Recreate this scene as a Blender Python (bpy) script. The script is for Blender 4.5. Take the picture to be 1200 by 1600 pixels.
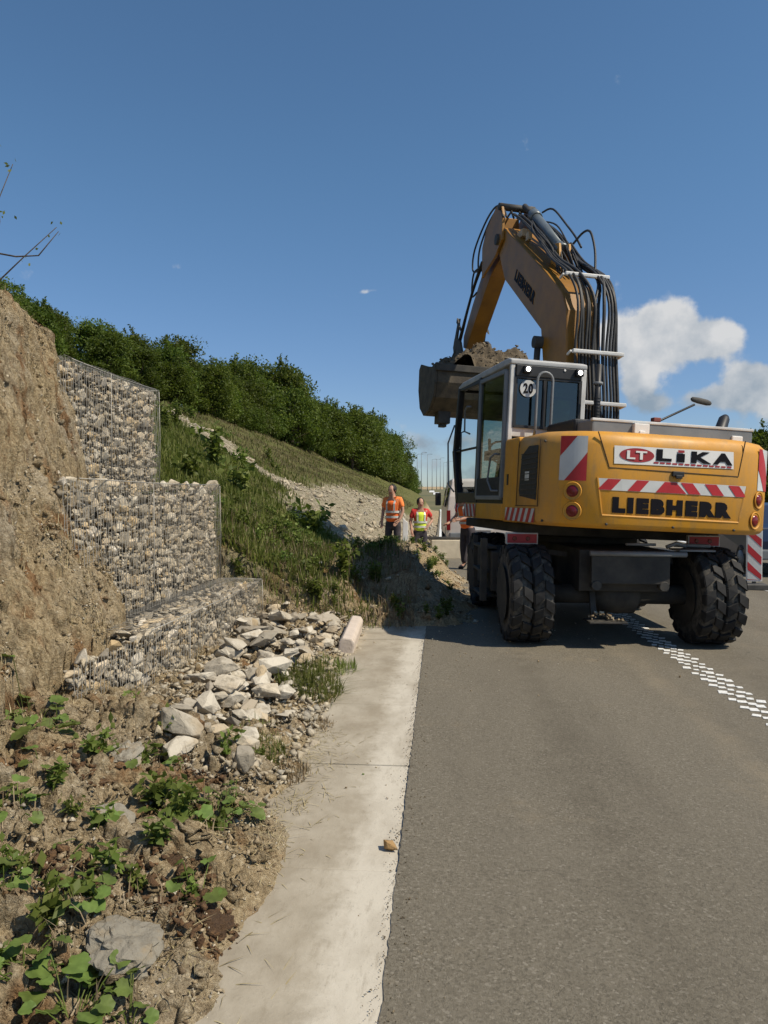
import bpy, bmesh, math, random
import numpy as np
from mathutils import Vector, Matrix, Euler
R = math.radians
random.seed(7)
rng = np.random.default_rng(11)
for o in list(bpy.data.objects):
    bpy.data.objects.remove(o)
SC = bpy.context.scene
C = SC.collection

# ---------------------------------------------------------------- camera, sky, sun, exposure
cam_d = bpy.data.cameras.new('camera')
cam = bpy.data.objects.new('camera', cam_d)
C.objects.link(cam)
cam_d.sensor_fit = 'VERTICAL'
cam_d.sensor_height = 36.0
cam_d.lens = 36.0 * 1155 / 1600
cam_d.clip_start = 0.05
cam_d.clip_end = 9000
cam.location = (0, 0, 1.5)
cam.rotation_euler = (R(90 - 1.24), 0, math.atan(90 / 1155))
SC.camera = cam

SUN_AZ, SUN_EL = R(112), R(51)
S = Vector((math.cos(SUN_EL) * math.sin(SUN_AZ), math.cos(SUN_EL) * math.cos(SUN_AZ), math.sin(SUN_EL)))
sd = bpy.data.lights.new('sun', 'SUN')
sun = bpy.data.objects.new('sun', sd)
C.objects.link(sun)
sd.energy = 4.9
sd.angle = R(0.53)
sd.color = (1.0, 0.90, 0.74)
sun.rotation_euler = S.to_track_quat('Z', 'Y').to_euler()
sun.location = (20, -10, 40)

SKY_STRENGTH = 0.083
w = bpy.data.worlds.new('World')
SC.world = w
w.use_nodes = True
NT = w.node_tree
NT.nodes.clear()
def wn(t, **k):
    n = NT.nodes.new(t)
    for a, b in k.items():
        setattr(n, a, b)
    return n
def wm(op, a, b=None, c=None):
    n = wn('ShaderNodeMath', operation=op)
    for i, v in enumerate((a, b, c)):
        if v is None:
            continue
        if isinstance(v, (int, float)):
            n.inputs[i].default_value = v
        else:
            NT.links.new(v, n.inputs[i])
    return n.outputs[0]
wout = wn('ShaderNodeOutputWorld')
wbg = wn('ShaderNodeBackground')
wbg.inputs['Strength'].default_value = SKY_STRENGTH
NT.links.new(wbg.outputs[0], wout.inputs[0])
sky = wn('ShaderNodeTexSky', sky_type='NISHITA')
sky.sun_disc = False
sky.sun_elevation = SUN_EL
sky.sun_rotation = SUN_AZ
sky.altitude = 300
sky.air_density = 1.0
sky.dust_density = 0.25
sky.ozone_density = 2.2
tc = wn('ShaderNodeTexCoord')
sx = wn('ShaderNodeSeparateXYZ')
NT.links.new(tc.outputs['Generated'], sx.inputs[0])
X, Y, Z = sx.outputs
az = wm('ARCTAN2', X, Y)
el = wm('ARCSINE', Z)
nz = wn('ShaderNodeTexNoise')
nz.inputs['Scale'].default_value = 17.0
nz.inputs['Detail'].default_value = 9.0
nz.inputs['Roughness'].default_value = 0.55
NT.links.new(tc.outputs['Generated'], nz.inputs['Vector'])
nz2 = wn('ShaderNodeTexNoise')
nz2.inputs['Scale'].default_value = 3.2
nz2.inputs['Detail'].default_value = 3.0
NT.links.new(tc.outputs['Generated'], nz2.inputs['Vector'])
def lump(a0, e0, sa, se, amp=1.0):
    da = wm('DIVIDE', wm('SUBTRACT', az, R(a0)), R(sa))
    de = wm('DIVIDE', wm('SUBTRACT', el, R(e0)), R(se))
    q = wm('ADD', wm('MULTIPLY', da, da), wm('MULTIPLY', de, de))
    return wm('MULTIPLY', wm('EXPONENT', wm('MULTIPLY', q, -1.0)), amp)
field = None
for L_ in [(16.2, 12.4, 2.6, 1.7, 1.0), (13.0, 11.4, 2.0, 1.5, .85), (19.6, 11.2, 2.2, 1.4, .85), (16.5, 10.2, 4.2, 1.2, .6), (14.2, 8.0, 1.3, 1.3, .75), (15.2, 6.6, 1.3, 1.0, .7),
           (21.8, 8.2, 1.6, 1.4, .9), (19.6, 6.8, 2.6, .9, .75), (23.6, 6.6, 1.6, 1.2, .7), (15.0, 4.6, 5.0, .9, .5), (-5.1, 15.5, .95, .32, .66), (-6.0, 15.3, .5, .25, .4),
           (-20, 16.5, 0.8, .5, .30), (-0.5, 4.2, 3.4, .8, .42), (29.5, 9.5, 3.0, 1.8, .9), (-60, 9, 7, 2.2, .9), (-48, 12, 3, 1.2, .8), (58, 10, 6, 2.4, .9), (72, 8, 5, 1.6, .8), (110, 8, 9, 2.4, .9), (-120, 10, 10, 2.6, .9), (170, 9, 10, 2.6, .9)]:
    v = lump(*L_)
    field = v if field is None else wm('ADD', field, v)
# a faint veil of broken cloud low over the horizon all round
band = wm('EXPONENT', wm('MULTIPLY', wm('POWER', wm('DIVIDE', wm('SUBTRACT', el, R(2.0)), R(4.0)), 2.0), -1.0))
field = wm('ADD', field, wm('MULTIPLY', band, wm('MULTIPLY', nz2.outputs['Fac'], 0.50)))
dens = wm('ADD', field, wm('MULTIPLY', wm('SUBTRACT', nz.outputs['Fac'], 0.5), 1.72))
mr = wn('ShaderNodeMapRange', interpolation_type='SMOOTHSTEP')
mr.inputs['From Min'].default_value = 0.32
mr.inputs['From Max'].default_value = 0.66
NT.links.new(dens, mr.inputs['Value'])
cloudfac = wm('MULTIPLY', mr.outputs[0], 0.88)
# clouds are whiter where dense and lumpy, greyer in the thin and lower parts
nz3 = wn('ShaderNodeTexNoise'); nz3.inputs['Scale'].default_value = 30.0; nz3.inputs['Detail'].default_value = 6.0
NT.links.new(tc.outputs['Generated'], nz3.inputs['Vector'])
shade = wm('ADD', wm('ADD', wm('MULTIPLY', nz.outputs['Fac'], .75), wm('MULTIPLY', nz3.outputs['Fac'], .45)), wm('MULTIPLY', wm('SUBTRACT', el, R(9.5)), 2.4))
cr = wn('ShaderNodeValToRGB')
cr.color_ramp.elements[0].position = 0.38
cr.color_ramp.elements[0].color = (0.30, 0.37, 0.44, 1)
cr.color_ramp.elements[1].position = 0.74
cr.color_ramp.elements[1].color = (0.80, 0.79, 0.77, 1)
NT.links.new(shade, cr.inputs[0])
sc_ = wn('ShaderNodeVectorMath', operation='SCALE')
NT.links.new(cr.outputs[0], sc_.inputs[0])
sc_.inputs['Scale'].default_value = 0.92 / SKY_STRENGTH
mx = wn('ShaderNodeMix', data_type='RGBA')
NT.links.new(cloudfac, mx.inputs[0])
tf = wn('ShaderNodeMapRange', interpolation_type='SMOOTHSTEP')
tf.inputs['From Min'].default_value = R(3); tf.inputs['From Max'].default_value = R(26)
NT.links.new(el, tf.inputs['Value'])
tm = wn('ShaderNodeMix', data_type='RGBA')
tm.inputs[6].default_value = (.88, 1.0, 1.22, 1); tm.inputs[7].default_value = (.96, 1.25, 1.36, 1)
NT.links.new(tf.outputs[0], tm.inputs[0])
tv = wn('ShaderNodeVectorMath', operation='MULTIPLY')
NT.links.new(sky.outputs[0], tv.inputs[0]); NT.links.new(tm.outputs[2], tv.inputs[1])
NT.links.new(tv.outputs[0], mx.inputs[6])
NT.links.new(sc_.outputs[0], mx.inputs[7])
NT.links.new(mx.outputs[2], wbg.inputs['Color'])

SC.view_settings.view_transform = 'Standard'
SC.view_settings.look = 'None'
SC.view_settings.exposure = 0.0
SC.view_settings.gamma = 1.0
SC.view_settings.use_curve_mapping = False
SC.render.engine = 'CYCLES'
SC.cycles.max_bounces = 5
SC.cycles.diffuse_bounces = 2
SC.cycles.transparent_max_bounces = 12

# ---------------------------------------------------------------- helpers: objects, meshes
def link(o):
    C.objects.link(o)
    return o
def tag(o, label=None, cat=None, group=None, kind=None):
    if label: o['label'] = label
    if cat: o['category'] = cat
    if group: o['group'] = group
    if kind: o['kind'] = kind
    return o
def empty(name, loc=(0, 0, 0), rot=(0, 0, 0)):
    o = bpy.data.objects.new(name, None)
    o.location = loc
    o.rotation_euler = rot
    o.empty_display_size = 0.2
    return link(o)
def mobj(name, me, parent=None, loc=(0, 0, 0), rot=(0, 0, 0), scale=(1, 1, 1), mat=None):
    o = bpy.data.objects.new(name, me)
    if mat is not None and not me.materials:
        me.materials.append(mat)
    o.location = loc
    o.rotation_euler = rot
    o.scale = scale
    if parent is not None:
        o.parent = parent
    return link(o)
def np_mesh(name, V, F, mat=None, smooth=False, attrs=None):
    """V (n,3) float, F (m,k) int with constant k"""
    V = np.asarray(V, np.float32); F = np.asarray(F, np.int32)
    me = bpy.data.meshes.new(name)
    n, (m, k) = len(V), F.shape
    me.vertices.add(n); me.vertices.foreach_set('co', V.ravel())
    me.loops.add(m * k); me.loops.foreach_set('vertex_index', F.ravel())
    me.polygons.add(m)
    me.polygons.foreach_set('loop_start', np.arange(0, m * k, k, dtype=np.int32))
    me.polygons.foreach_set('loop_total', np.full(m, k, np.int32))
    if smooth:
        me.polygons.foreach_set('use_smooth', np.ones(m, bool))
    me.update(calc_edges=True)
    if attrs:
        for a, val in attrs.items():
            at = me.attributes.new(a, 'FLOAT', 'POINT')
            at.data.foreach_set('value', np.asarray(val, np.float32))
    if mat is not None:
        me.materials.append(mat)
    return me

class MB:
    """collects boxes, beams, tubes, prisms, lathes into one mesh"""
    def __init__(s):
        s.v = []; s.f = []; s.sm = []
    def add(s, vs, fs, smooth=False):
        b = len(s.v)
        s.v += [tuple(map(float, p)) for p in vs]
        s.f += [tuple(b + i for i in f) for f in fs]
        s.sm += [smooth] * len(fs)
        return s
    def box(s, x0, x1, y0, y1, z0, z1):
        return s.add([(x0, y0, z0), (x1, y0, z0), (x1, y1, z0), (x0, y1, z0), (x0, y0, z1), (x1, y0, z1), (x1, y1, z1), (x0, y1, z1)],
                     [(0, 3, 2, 1), (4, 5, 6, 7), (0, 1, 5, 4), (1, 2, 6, 5), (2, 3, 7, 6), (3, 0, 4, 7)])
    def beam(s, p, q, wd, ht=None, up=(0, 0, 1)):
        ht = wd if ht is None else ht
        p = Vector(p); q = Vector(q); d = (q - p).normalized()
        u = Vector(up)
        if abs(d.dot(u)) > .97: u = Vector((0, 1, 0))
        a = d.cross(u).normalized() * wd / 2
        b = a.cross(d).normalized() * ht / 2
        vs = [p - a - b, p + a - b, p + a + b, p - a + b, q - a - b, q + a - b, q + a + b, q - a + b]
        return s.add(vs, [(0, 3, 2, 1), (4, 5, 6, 7), (0, 1, 5, 4), (1, 2, 6, 5), (2, 3, 7, 6), (3, 0, 4, 7)])
    def tube(s, pts, r, n=8, caps=True, smooth=True):
        P = [Vector(p) for p in pts]
        rs = r if isinstance(r, (list, tuple)) else [r] * len(P)
        vs = []; a = None
        for i, p in enumerate(P):
            t = (P[min(i + 1, len(P) - 1)] - P[max(i - 1, 0)])
            t = t.normalized() if t.length > 1e-9 else Vector((0, 0, 1))
            if a is None:
                a = t.orthogonal().normalized()
            a = (a - t * a.dot(t)).normalized()
            b = t.cross(a)
            for k in range(n):
                th = 2 * math.pi * k / n
                vs.append(p + (a * math.cos(th) + b * math.sin(th)) * rs[i])
        fs = []
        for i in range(len(P) - 1):
            for k in range(n):
                k2 = (k + 1) % n
                fs.append((i * n + k, i * n + k2, (i + 1) * n + k2, (i + 1) * n + k))
        base = len(s.v)
        s.add(vs, fs, smooth)
        if caps:
            s.f.append(tuple(base + k for k in range(n))[::-1]); s.sm.append(False)
            s.f.append(tuple(base + (len(P) - 1) * n + k for k in range(n))); s.sm.append(False)
        return s
    def prism(s, poly, axis, a, b):
        """poly in the two other axes, extruded along axis from a to b"""
        def mk(u, v, t):
            return {'x': (t, u, v), 'y': (u, t, v), 'z': (u, v, t)}[axis]
        n = len(poly)
        vs = [mk(u, v, a) for u, v in poly] + [mk(u, v, b) for u, v in poly]
        fs = [tuple(range(n))[::-1], tuple(range(n, 2 * n))]
        for i in range(n):
            j = (i + 1) % n
            fs.append((i, j, n + j, n + i))
        return s.add(vs, fs)
    def lathe(s, prof, axis='x', n=32, center=(0, 0, 0), smooth=True, close=False):
        """prof: list (t, r) along axis"""
        vs = []
        for t, r in prof:
            for k in range(n):
                th = 2 * math.pi * k / n
                c, d = r * math.cos(th), r * math.sin(th)
                p = {'x': (t, c, d), 'y': (d, t, c), 'z': (c, d, t)}[axis]
                vs.append((p[0] + center[0], p[1] + center[1], p[2] + center[2]))
        fs = []
        m = len(prof)
        for i in range(m if close else m - 1):
            i2 = (i + 1) % m
            for k in range(n):
                k2 = (k + 1) % n
                fs.append((i * n + k, i * n + k2, i2 * n + k2, i2 * n + k))
        b = len(s.v)
        s.add(vs, fs, smooth)
        if not close:
            s.f.append(tuple(b + k for k in range(n))[::-1]); s.sm.append(False)
            s.f.append(tuple(b + (m - 1) * n + k for k in range(n))); s.sm.append(False)
        return s
    def mesh(s, name, mat, bevel=0.0, seg=2, fix=True):
        me = bpy.data.meshes.new(name)
        me.from_pydata(s.v, [], s.f)
        me.polygons.foreach_set('use_smooth', s.sm)
        if fix or bevel:
            bm = bmesh.new(); bm.from_mesh(me)
            bmesh.ops.recalc_face_normals(bm, faces=bm.faces)
            if bevel:
                es = [e for e in bm.edges if len(e.link_faces) == 2 and e.calc_face_angle(0) > .5]
                bmesh.ops.bevel(bm, geom=es, offset=bevel, segments=seg, affect='EDGES', profile=.6, clamp_overlap=True)
            bm.to_mesh(me); bm.free()
        if mat is not None:
            me.materials.append(mat)
        me.update()
        return me
    def build(s, name, mat, parent=None, loc=(0, 0, 0), rot=(0, 0, 0), bevel=0.0, seg=2):
        return mobj(name, s.mesh(name, mat, bevel, seg), parent, loc, rot)

# ---------------------------------------------------------------- helpers: materials
def new_mat(name):
    m = bpy.data.materials.new(name)
    m.use_nodes = True
    nt = m.node_tree
    return m, nt, nt.nodes['Principled BSDF']
def nd(nt, t, **k):
    n = nt.nodes.new(t)
    for a, b in k.items():
        setattr(n, a, b)
    return n
def setin(nt, sock, v):
    if isinstance(v, bpy.types.NodeSocket):
        nt.links.new(v, sock)
    else:
        sock.default_value = v
def noise(nt, scale, detail=4, rough=.55, vec=None, w4=None):
    n = nd(nt, 'ShaderNodeTexNoise')
    n.inputs['Scale'].default_value = scale
    n.inputs['Detail'].default_value = detail
    n.inputs['Roughness'].default_value = rough
    if vec is not None:
        nt.links.new(vec, n.inputs['Vector'])
    return n.outputs['Fac']
def coords(nt, kind='Object', scale=None):
    t = nd(nt, 'ShaderNodeTexCoord')
    o = t.outputs[kind]
    if scale:
        mp = nd(nt, 'ShaderNodeMapping')
        mp.inputs['Scale'].default_value = scale
        nt.links.new(o, mp.inputs[0]); o = mp.outputs[0]
    return o
def wpos(nt, scale=None):
    g = nd(nt, 'ShaderNodeNewGeometry')
    o = g.outputs['Position']
    if scale:
        mp = nd(nt, 'ShaderNodeMapping')
        mp.inputs['Scale'].default_value = scale
        nt.links.new(o, mp.inputs[0]); o = mp.outputs[0]
    return o
def ramp(nt, fac, stops, interp='LINEAR'):
    r = nd(nt, 'ShaderNodeValToRGB')
    r.color_ramp.interpolation = interp
    e = r.color_ramp.elements
    while len(e) < len(stops):
        e.new(0.5)
    for i, (p, c) in enumerate(stops):
        e[i].position = p
        e[i].color = (*c, 1) if len(c) == 3 else c
    nt.links.new(fac, r.inputs[0])
    return r.outputs[0]
def mixc(nt, fac, a, b, blend='MIX'):
    m = nd(nt, 'ShaderNodeMix', data_type='RGBA', blend_type=blend)
    setin(nt, m.inputs[0], fac)
    for s_, v in ((m.inputs[6], a), (m.inputs[7], b)):
        if isinstance(v, tuple): v = (*v, 1) if len(v) == 3 else v
        setin(nt, s_, v)
    return m.outputs[2]
def mth(nt, op, a, b=0.0, clamp=False):
    m = nd(nt, 'ShaderNodeMath', operation=op)
    m.use_clamp = clamp
    setin(nt, m.inputs[0], a); setin(nt, m.inputs[1], b)
    return m.outputs[0]
def bump(nt, bs, h, strength=.5, dist=.01, prev=None):
    b = nd(nt, 'ShaderNodeBump')
    b.inputs['Strength'].default_value = strength
    b.inputs['Distance'].default_value = dist
    nt.links.new(h, b.inputs['Height'])
    if prev is not None:
        nt.links.new(prev, b.inputs['Normal'])
    nt.links.new(b.outputs[0], bs.inputs['Normal'])
    return b.outputs[0]
def simple(name, col, col2=None, rough=.6, scale=4, metal=0.0, bmp=0.0, detail=6, lo=.35, hi=.7, dist=.01, kind='Object', spec=.5):
    m, nt, bs = new_mat(name)
    bs.inputs['Roughness'].default_value = rough
    bs.inputs['Metallic'].default_value = metal
    bs.inputs['Specular IOR Level'].default_value = spec
    co = coords(nt, kind)
    n = noise(nt, scale, detail, .6, co)
    if col2 is None:
        col2 = tuple(c * .8 for c in col)
    nt.links.new(ramp(nt, n, [(lo, col), (hi, col2)]), bs.inputs['Base Color'])
    if bmp:
        bump(nt, bs, noise(nt, scale * 6, 5, .6, co), bmp, dist)
    return m

M = {}
# dusty asphalt
m, nt, bs = new_mat('asphalt'); p = wpos(nt)
n1 = noise(nt, 220, 3, .7, p); n2 = noise(nt, .9, 5, .6, p); n3 = noise(nt, 60, 4, .65, p)
base = ramp(nt, n1, [(.30, (.095, .083, .062)), (.5, (.180, .158, .118)), (.68, (.255, .226, .173)), (.80, (.38, .345, .28))])
vo_ = nd(nt, 'ShaderNodeTexVoronoi'); vo_.inputs['Scale'].default_value = 105; nt.links.new(p, vo_.inputs['Vector'])
sv_ = nd(nt, 'ShaderNodeSeparateColor'); nt.links.new(vo_.outputs['Color'], sv_.inputs[0])
base = mixc(nt, .45, base, ramp(nt, sv_.outputs[0], [(0, (.052, .045, .033)), (.25, (.125, .109, .080)), (.6, (.190, .168, .126)), (.92, (.235, .210, .163)), (.985, (.38, .345, .28))]))
base = mixc(nt, ramp(nt, n2, [(.35, (.0,) * 3), (.7, (.55,) * 3)]), base, (.196, .173, .132))
base = mixc(nt, ramp(nt, n3, [(.62, (0,) * 3), (.72, (.35,) * 3)]), base, (.055, .048, .038))
nst = noise(nt, .5, 4, .6, wpos(nt, (2.2, .35, 1)))
base = mixc(nt, ramp(nt, nst, [(.46, (0,) * 3), (.66, (.30,) * 3)]), base, (.098, .085, .064))
spx = nd(nt, 'ShaderNodeSeparateXYZ'); nt.links.new(p, spx.inputs[0])
wob = mth(nt, 'ADD', spx.outputs[0], mth(nt, 'MULTIPLY', mth(nt, 'SUBTRACT', noise(nt, .35, 3, .6, p), .5), .7))
for xc_, wd_ in ((.75, .17), (2.75, .2), (1.75, .10)):
    dd = mth(nt, 'DIVIDE', mth(nt, 'SUBTRACT', wob, xc_), wd_)
    ex_ = mth(nt, 'EXPONENT', mth(nt, 'MULTIPLY', mth(nt, 'MULTIPLY', dd, dd), -1.0))
    fx_ = mth(nt, 'MULTIPLY', ex_, ramp(nt, noise(nt, 3.0, 6, .7, p), [(.34, (0,) * 3), (.68, (.42,) * 3)]))
    base = mixc(nt, fx_, base, (.088, .075, .054) if xc_ != 1.75 else (.30, .245, .165))
soil = mth(nt, 'MULTIPLY', ramp(nt, noise(nt, .8, 7, .7, p), [(.56, (0,) * 3), (.70, (1,) * 3)]), ramp(nt, noise(nt, 9, 5, .7, p), [(.4, (0,) * 3), (.65, (.6,) * 3)]))
base = mixc(nt, soil, base, (.30, .24, .155))
vc = nd(nt, 'ShaderNodeTexVoronoi', feature='DISTANCE_TO_EDGE'); vc.inputs['Scale'].default_value = .55
wv_ = nd(nt, 'ShaderNodeVectorMath', operation='ADD'); nt.links.new(p, wv_.inputs[0])
wn_ = nd(nt, 'ShaderNodeTexNoise'); wn_.inputs['Scale'].default_value = 2.5; wn_.inputs['Detail'].default_value = 6; nt.links.new(p, wn_.inputs['Vector'])
nt.links.new(wn_.outputs['Color'], wv_.inputs[1]); nt.links.new(wv_.outputs[0], vc.inputs['Vector'])
crk = mth(nt, 'MULTIPLY', ramp(nt, vc.outputs['Distance'], [(.0, (1,) * 3), (.006, (0,) * 3)]), ramp(nt, noise(nt, .45, 3, .5, p), [(.54, (0,) * 3), (.60, (.4,) * 3)]))
base = mixc(nt, crk, base, (.04, .034, .026))
nt.links.new(base, bs.inputs['Base Color'])
bs.inputs['Roughness'].default_value = .92
bs.inputs['Specular IOR Level'].default_value = .25
b1 = bump(nt, bs, n1, .9, .006)
bump(nt, bs, n3, .5, .008, b1)
M['asphalt'] = m
# concrete gutter: brighter rough band along the road side
m, nt, bs = new_mat('gutter_concrete'); p = wpos(nt)
sep = nd(nt, 'ShaderNodeSeparateXYZ'); nt.links.new(p, sep.inputs[0])
n1 = noise(nt, 3.5, 6, .62, p); n2 = noise(nt, 90, 4, .7, p); n3 = noise(nt, 14, 5, .6, p)
base = ramp(nt, n1, [(.3, (.29, .25, .185)), (.55, (.385, .34, .262)), (.75, (.44, .395, .312))])
edge = mth(nt, 'ADD', sep.outputs[0], mth(nt, 'MULTIPLY', n3, .16))
em = nd(nt, 'ShaderNodeMapRange'); em.inputs['From Min'].default_value = -.36; em.inputs['From Max'].default_value = -.24
nt.links.new(edge, em.inputs[0])
base = mixc(nt, mth(nt, 'MULTIPLY', em.outputs[0], .75), base, (.58, .535, .445))
stn = noise(nt, 1.6, 5, .7, wpos(nt, (1, .5, 1)))
base = mixc(nt, ramp(nt, stn, [(.46, (0,) * 3), (.68, (.6,) * 3)]), base, (.21, .165, .105))
rn = noise(nt, 26, 6, .75, wpos(nt, (1, .25, 1)))
base = mixc(nt, ramp(nt, rn, [(.55, (0,) * 3), (.68, (.45,) * 3)]), base, (.24, .20, .14))
base = mixc(nt, ramp(nt, n2, [(.60, (0,) * 3), (.72, (.5,) * 3)]), base, (.2, .18, .145))
nt.links.new(base, bs.inputs['Base Color'])
bs.inputs['Roughness'].default_value = .88
b1 = bump(nt, bs, n2, .35, .004)
bump(nt, bs, n3, .25, .01, b1)
M['gutter'] = m
# earth
def earth_mat(name, withgrass):
    m, nt, bs = new_mat(name); p = wpos(nt)
    big = noise(nt, 1.7, 5, .6, p); mid = noise(nt, 9, 6, .65, p); fine = noise(nt, 55, 6, .75, p); red = noise(nt, 2.9, 4, .6, wpos(nt, (1, 1.3, .8)))
    vst = noise(nt, 10, 4, .6, wpos(nt, (1.6, 1.6, .28)))
    c = ramp(nt, fine, [(.26, (.12, .085, .048)), (.40, (.33, .245, .14)), (.55, (.48, .375, .225)), (.74, (.66, .57, .40))])
    c2 = ramp(nt, fine, [(.26, (.14, .115, .08)), (.45, (.36, .305, .22)), (.72, (.62, .56, .45))])
    c = mixc(nt, ramp(nt, big, [(.46, (0,) * 3), (.66, (.7,) * 3)]), c, c2)
    c = mixc(nt, ramp(nt, red, [(.54, (0,) * 3), (.63, (.8,) * 3)]), c, ramp(nt, fine, [(.3, (.12, .058, .024)), (.7, (.38, .20, .085))]))
    c = mixc(nt, ramp(nt, vst, [(.38, (.4,) * 3), (.48, (0,) * 3)]), c, (.14, .10, .058))
    if withgrass:
        a = nd(nt, 'ShaderNodeAttribute', attribute_name='scree')
        g = nd(nt, 'ShaderNodeAttribute', attribute_name='grass')
        gc = ramp(nt, noise(nt, 3.0, 6, .7, p), [(.3, (.07, .088, .022)), (.55, (.135, .13, .05)), (.75, (.22, .18, .09))])
        c = mixc(nt, g.outputs['Fac'], c, gc)
        scm = mth(nt, 'MULTIPLY', a.outputs['Fac'], ramp(nt, mid, [(.3, (.4,) * 3), (.6, (1,) * 3)]))
        c = mixc(nt, scm, c, ramp(nt, noise(nt, 14, 4, .8, p), [(.3, (.13, .105, .07)), (.5, (.36, .31, .225)), (.7, (.55, .48, .36))]))
    nt.links.new(c, bs.inputs['Base Color'])
    bs.inputs['Roughness'].default_value = 1.0
    bs.inputs['Specular IOR Level'].default_value = .1
    b1 = bump(nt, bs, fine, 1.0, .03)
    b2 = bump(nt, bs, noise(nt, 120, 3, .7, p), .8, .012, b1)
    bump(nt, bs, mid, .8, .05, b2)
    return m
M['earth'] = earth_mat('earth', True)
# stones: colour per object and per patch
def stone_mat(name, stops, island=False, fscale=22):
    m, nt, bs = new_mat(name)
    if island:
        g = nd(nt, 'ShaderNodeNewGeometry'); rnd = g.outputs['Random Per Island']
    else:
        oi = nd(nt, 'ShaderNodeObjectInfo'); rnd = oi.outputs['Random']
    p = wpos(nt)
    c = ramp(nt, rnd, stops)
    f = noise(nt, fscale, 6, .7, p)
    c = mixc(nt, ramp(nt, f, [(.34, (.65,) * 3), (.50, (0,) * 3)]), c, (.20, .165, .115))
    c = mixc(nt, ramp(nt, noise(nt, fscale * .3, 4, .6, p), [(.55, (0,) * 3), (.7, (.55,) * 3)]), c, (.36, .26, .14))
    nt.links.new(c, bs.inputs['Base Color'])
    bs.inputs['Roughness'].default_value = .95
    bs.inputs['Specular IOR Level'].default_value = .2
    bump(nt, bs, noise(nt, fscale * 2.5, 6, .7, p), .8, .012)
    return m
M['gabion_stone'] = stone_mat('gabion_stone', [(0, (.26, .225, .17)), (.22, (.40, .35, .27)), (.45, (.52, .445, .325)), (.62, (.60, .54, .43)), (.8, (.54, .40, .22)), (.92, (.68, .62, .52)), (1, (.22, .19, .145))])
M['packing'] = stone_mat('packing_stone', [(0, (.22, .19, .145)), (.35, (.38, .335, .26)), (.6, (.50, .44, .335)), (.8, (.48, .37, .215)), (1, (.60, .55, .46))], island=True, fscale=40)
M['rubble'] = stone_mat('rubble_stone', [(0, (.27, .24, .19)), (.2, (.40, .355, .28)), (.45, (.50, .45, .36)), (.65, (.58, .53, .435)), (.82, (.47, .37, .235)), (1, (.30, .275, .235))], fscale=11)
M['gravel'] = stone_mat('gravel', [(0, (.18, .13, .08)), (.3, (.38, .29, .175)), (.55, (.50, .40, .26)), (.8, (.60, .52, .38)), (.93, (.70, .65, .54)), (1, (.14, .10, .06))], island=True, fscale=60)
M['darkgravel'] = stone_mat('dark_gravel', [(0, (.07, .055, .036)), (.6, (.16, .125, .08)), (.9, (.26, .21, .14)), (1, (.34, .29, .21))], island=True, fscale=40)  # asphalt edge grit; also bucket clods, their shade put into the colour
M['scree'] = stone_mat('scree', [(0, (.26, .22, .16)), (.4, (.42, .36, .26)), (.75, (.54, .47, .35)), (1, (.34, .31, .25))], island=True, fscale=18)
M['graycrust'] = stone_mat('grey_crust', [(0, (.27, .245, .195)), (1, (.33, .30, .24))], fscale=34)
M['clod'] = simple('clod', (.07, .055, .036), (.18, .14, .09), 1.0, 14, bmp=1.0, dist=.02)  # bucket load: its shade is put into this darker soil colour
M['redclod'] = simple('red_clod', (.10, .052, .024), (.30, .17, .078), 1.0, 30, bmp=1.0, dist=.02)
M['wire'] = simple('galvanised_wire', (.30, .285, .25), (.42, .395, .345), .55, 40, metal=.2)
# foliage
def leaf_mat(name, c0, c1, c2, trans=.35, big=.5):
    m, nt, bs = new_mat(name)
    g = nd(nt, 'ShaderNodeNewGeometry'); oi = nd(nt, 'ShaderNodeObjectInfo')
    c = ramp(nt, g.outputs['Random Per Island'], [(0, c0), (.5, c1), (1, c2)])
    c = mixc(nt, ramp(nt, noise(nt, big, 3, .5, g.outputs['Position']), [(.35, (0,) * 3), (.65, (.6,) * 3)]), c, tuple(x * .6 for x in c0))
    hs = nd(nt, 'ShaderNodeHueSaturation')
    nt.links.new(c, hs.inputs['Color'])
    nt.links.new(mth(nt, 'ADD', mth(nt, 'MULTIPLY', oi.outputs['Random'], .5), .72), hs.inputs['Value'])
    nt.links.new(mth(nt, 'ADD', mth(nt, 'MULTIPLY', oi.outputs['Random'], .03), .485), hs.inputs['Hue'])
    nt.links.new(hs.outputs[0], bs.inputs['Base Color'])
    bs.inputs['Roughness'].default_value = .55
    bs.inputs['Specular IOR Level'].default_value = .3
    tr = nd(nt, 'ShaderNodeBsdfTranslucent')
    nt.links.new(mixc(nt, .5, hs.outputs[0], (.11, .15, .012)), tr.inputs['Color'])
    ms = nd(nt, 'ShaderNodeMixShader'); ms.inputs[0].default_value = trans
    nt.links.new(bs.outputs[0], ms.inputs[1]); nt.links.new(tr.outputs[0], ms.inputs[2])
    nt.links.new(ms.outputs[0], nt.nodes['Material Output'].inputs[0])
    return m
M['tree_leaf'] = leaf_mat('tree_leaf', (.062, .098, .013), (.112, .162, .020), (.19, .24, .038), .45, .45)
M['weed'] = leaf_mat('weed_leaf', (.12, .17, .03), (.19, .25, .05), (.28, .32, .09), .45, 2.0)
M['grass'] = leaf_mat('grass_blade', (.12, .165, .028), (.20, .245, .048), (.30, .30, .10), .4, 1.0)
M['drygrass'] = leaf_mat('dry_grass', (.13, .115, .045), (.20, .165, .070), (.28, .23, .11), .2, 1.0)
M['straw'] = leaf_mat('straw', (.22, .16, .085), (.40, .31, .175), (.56, .46, .29), .1, 3.0)
M['big_leaf'] = leaf_mat('broad_leaf', (.11, .165, .035), (.15, .215, .045), (.22, .28, .09), .25, 30.0)
M['bark'] = simple('bark', (.06, .045, .03), (.13, .10, .07), .95, 12, bmp=.8)
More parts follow.
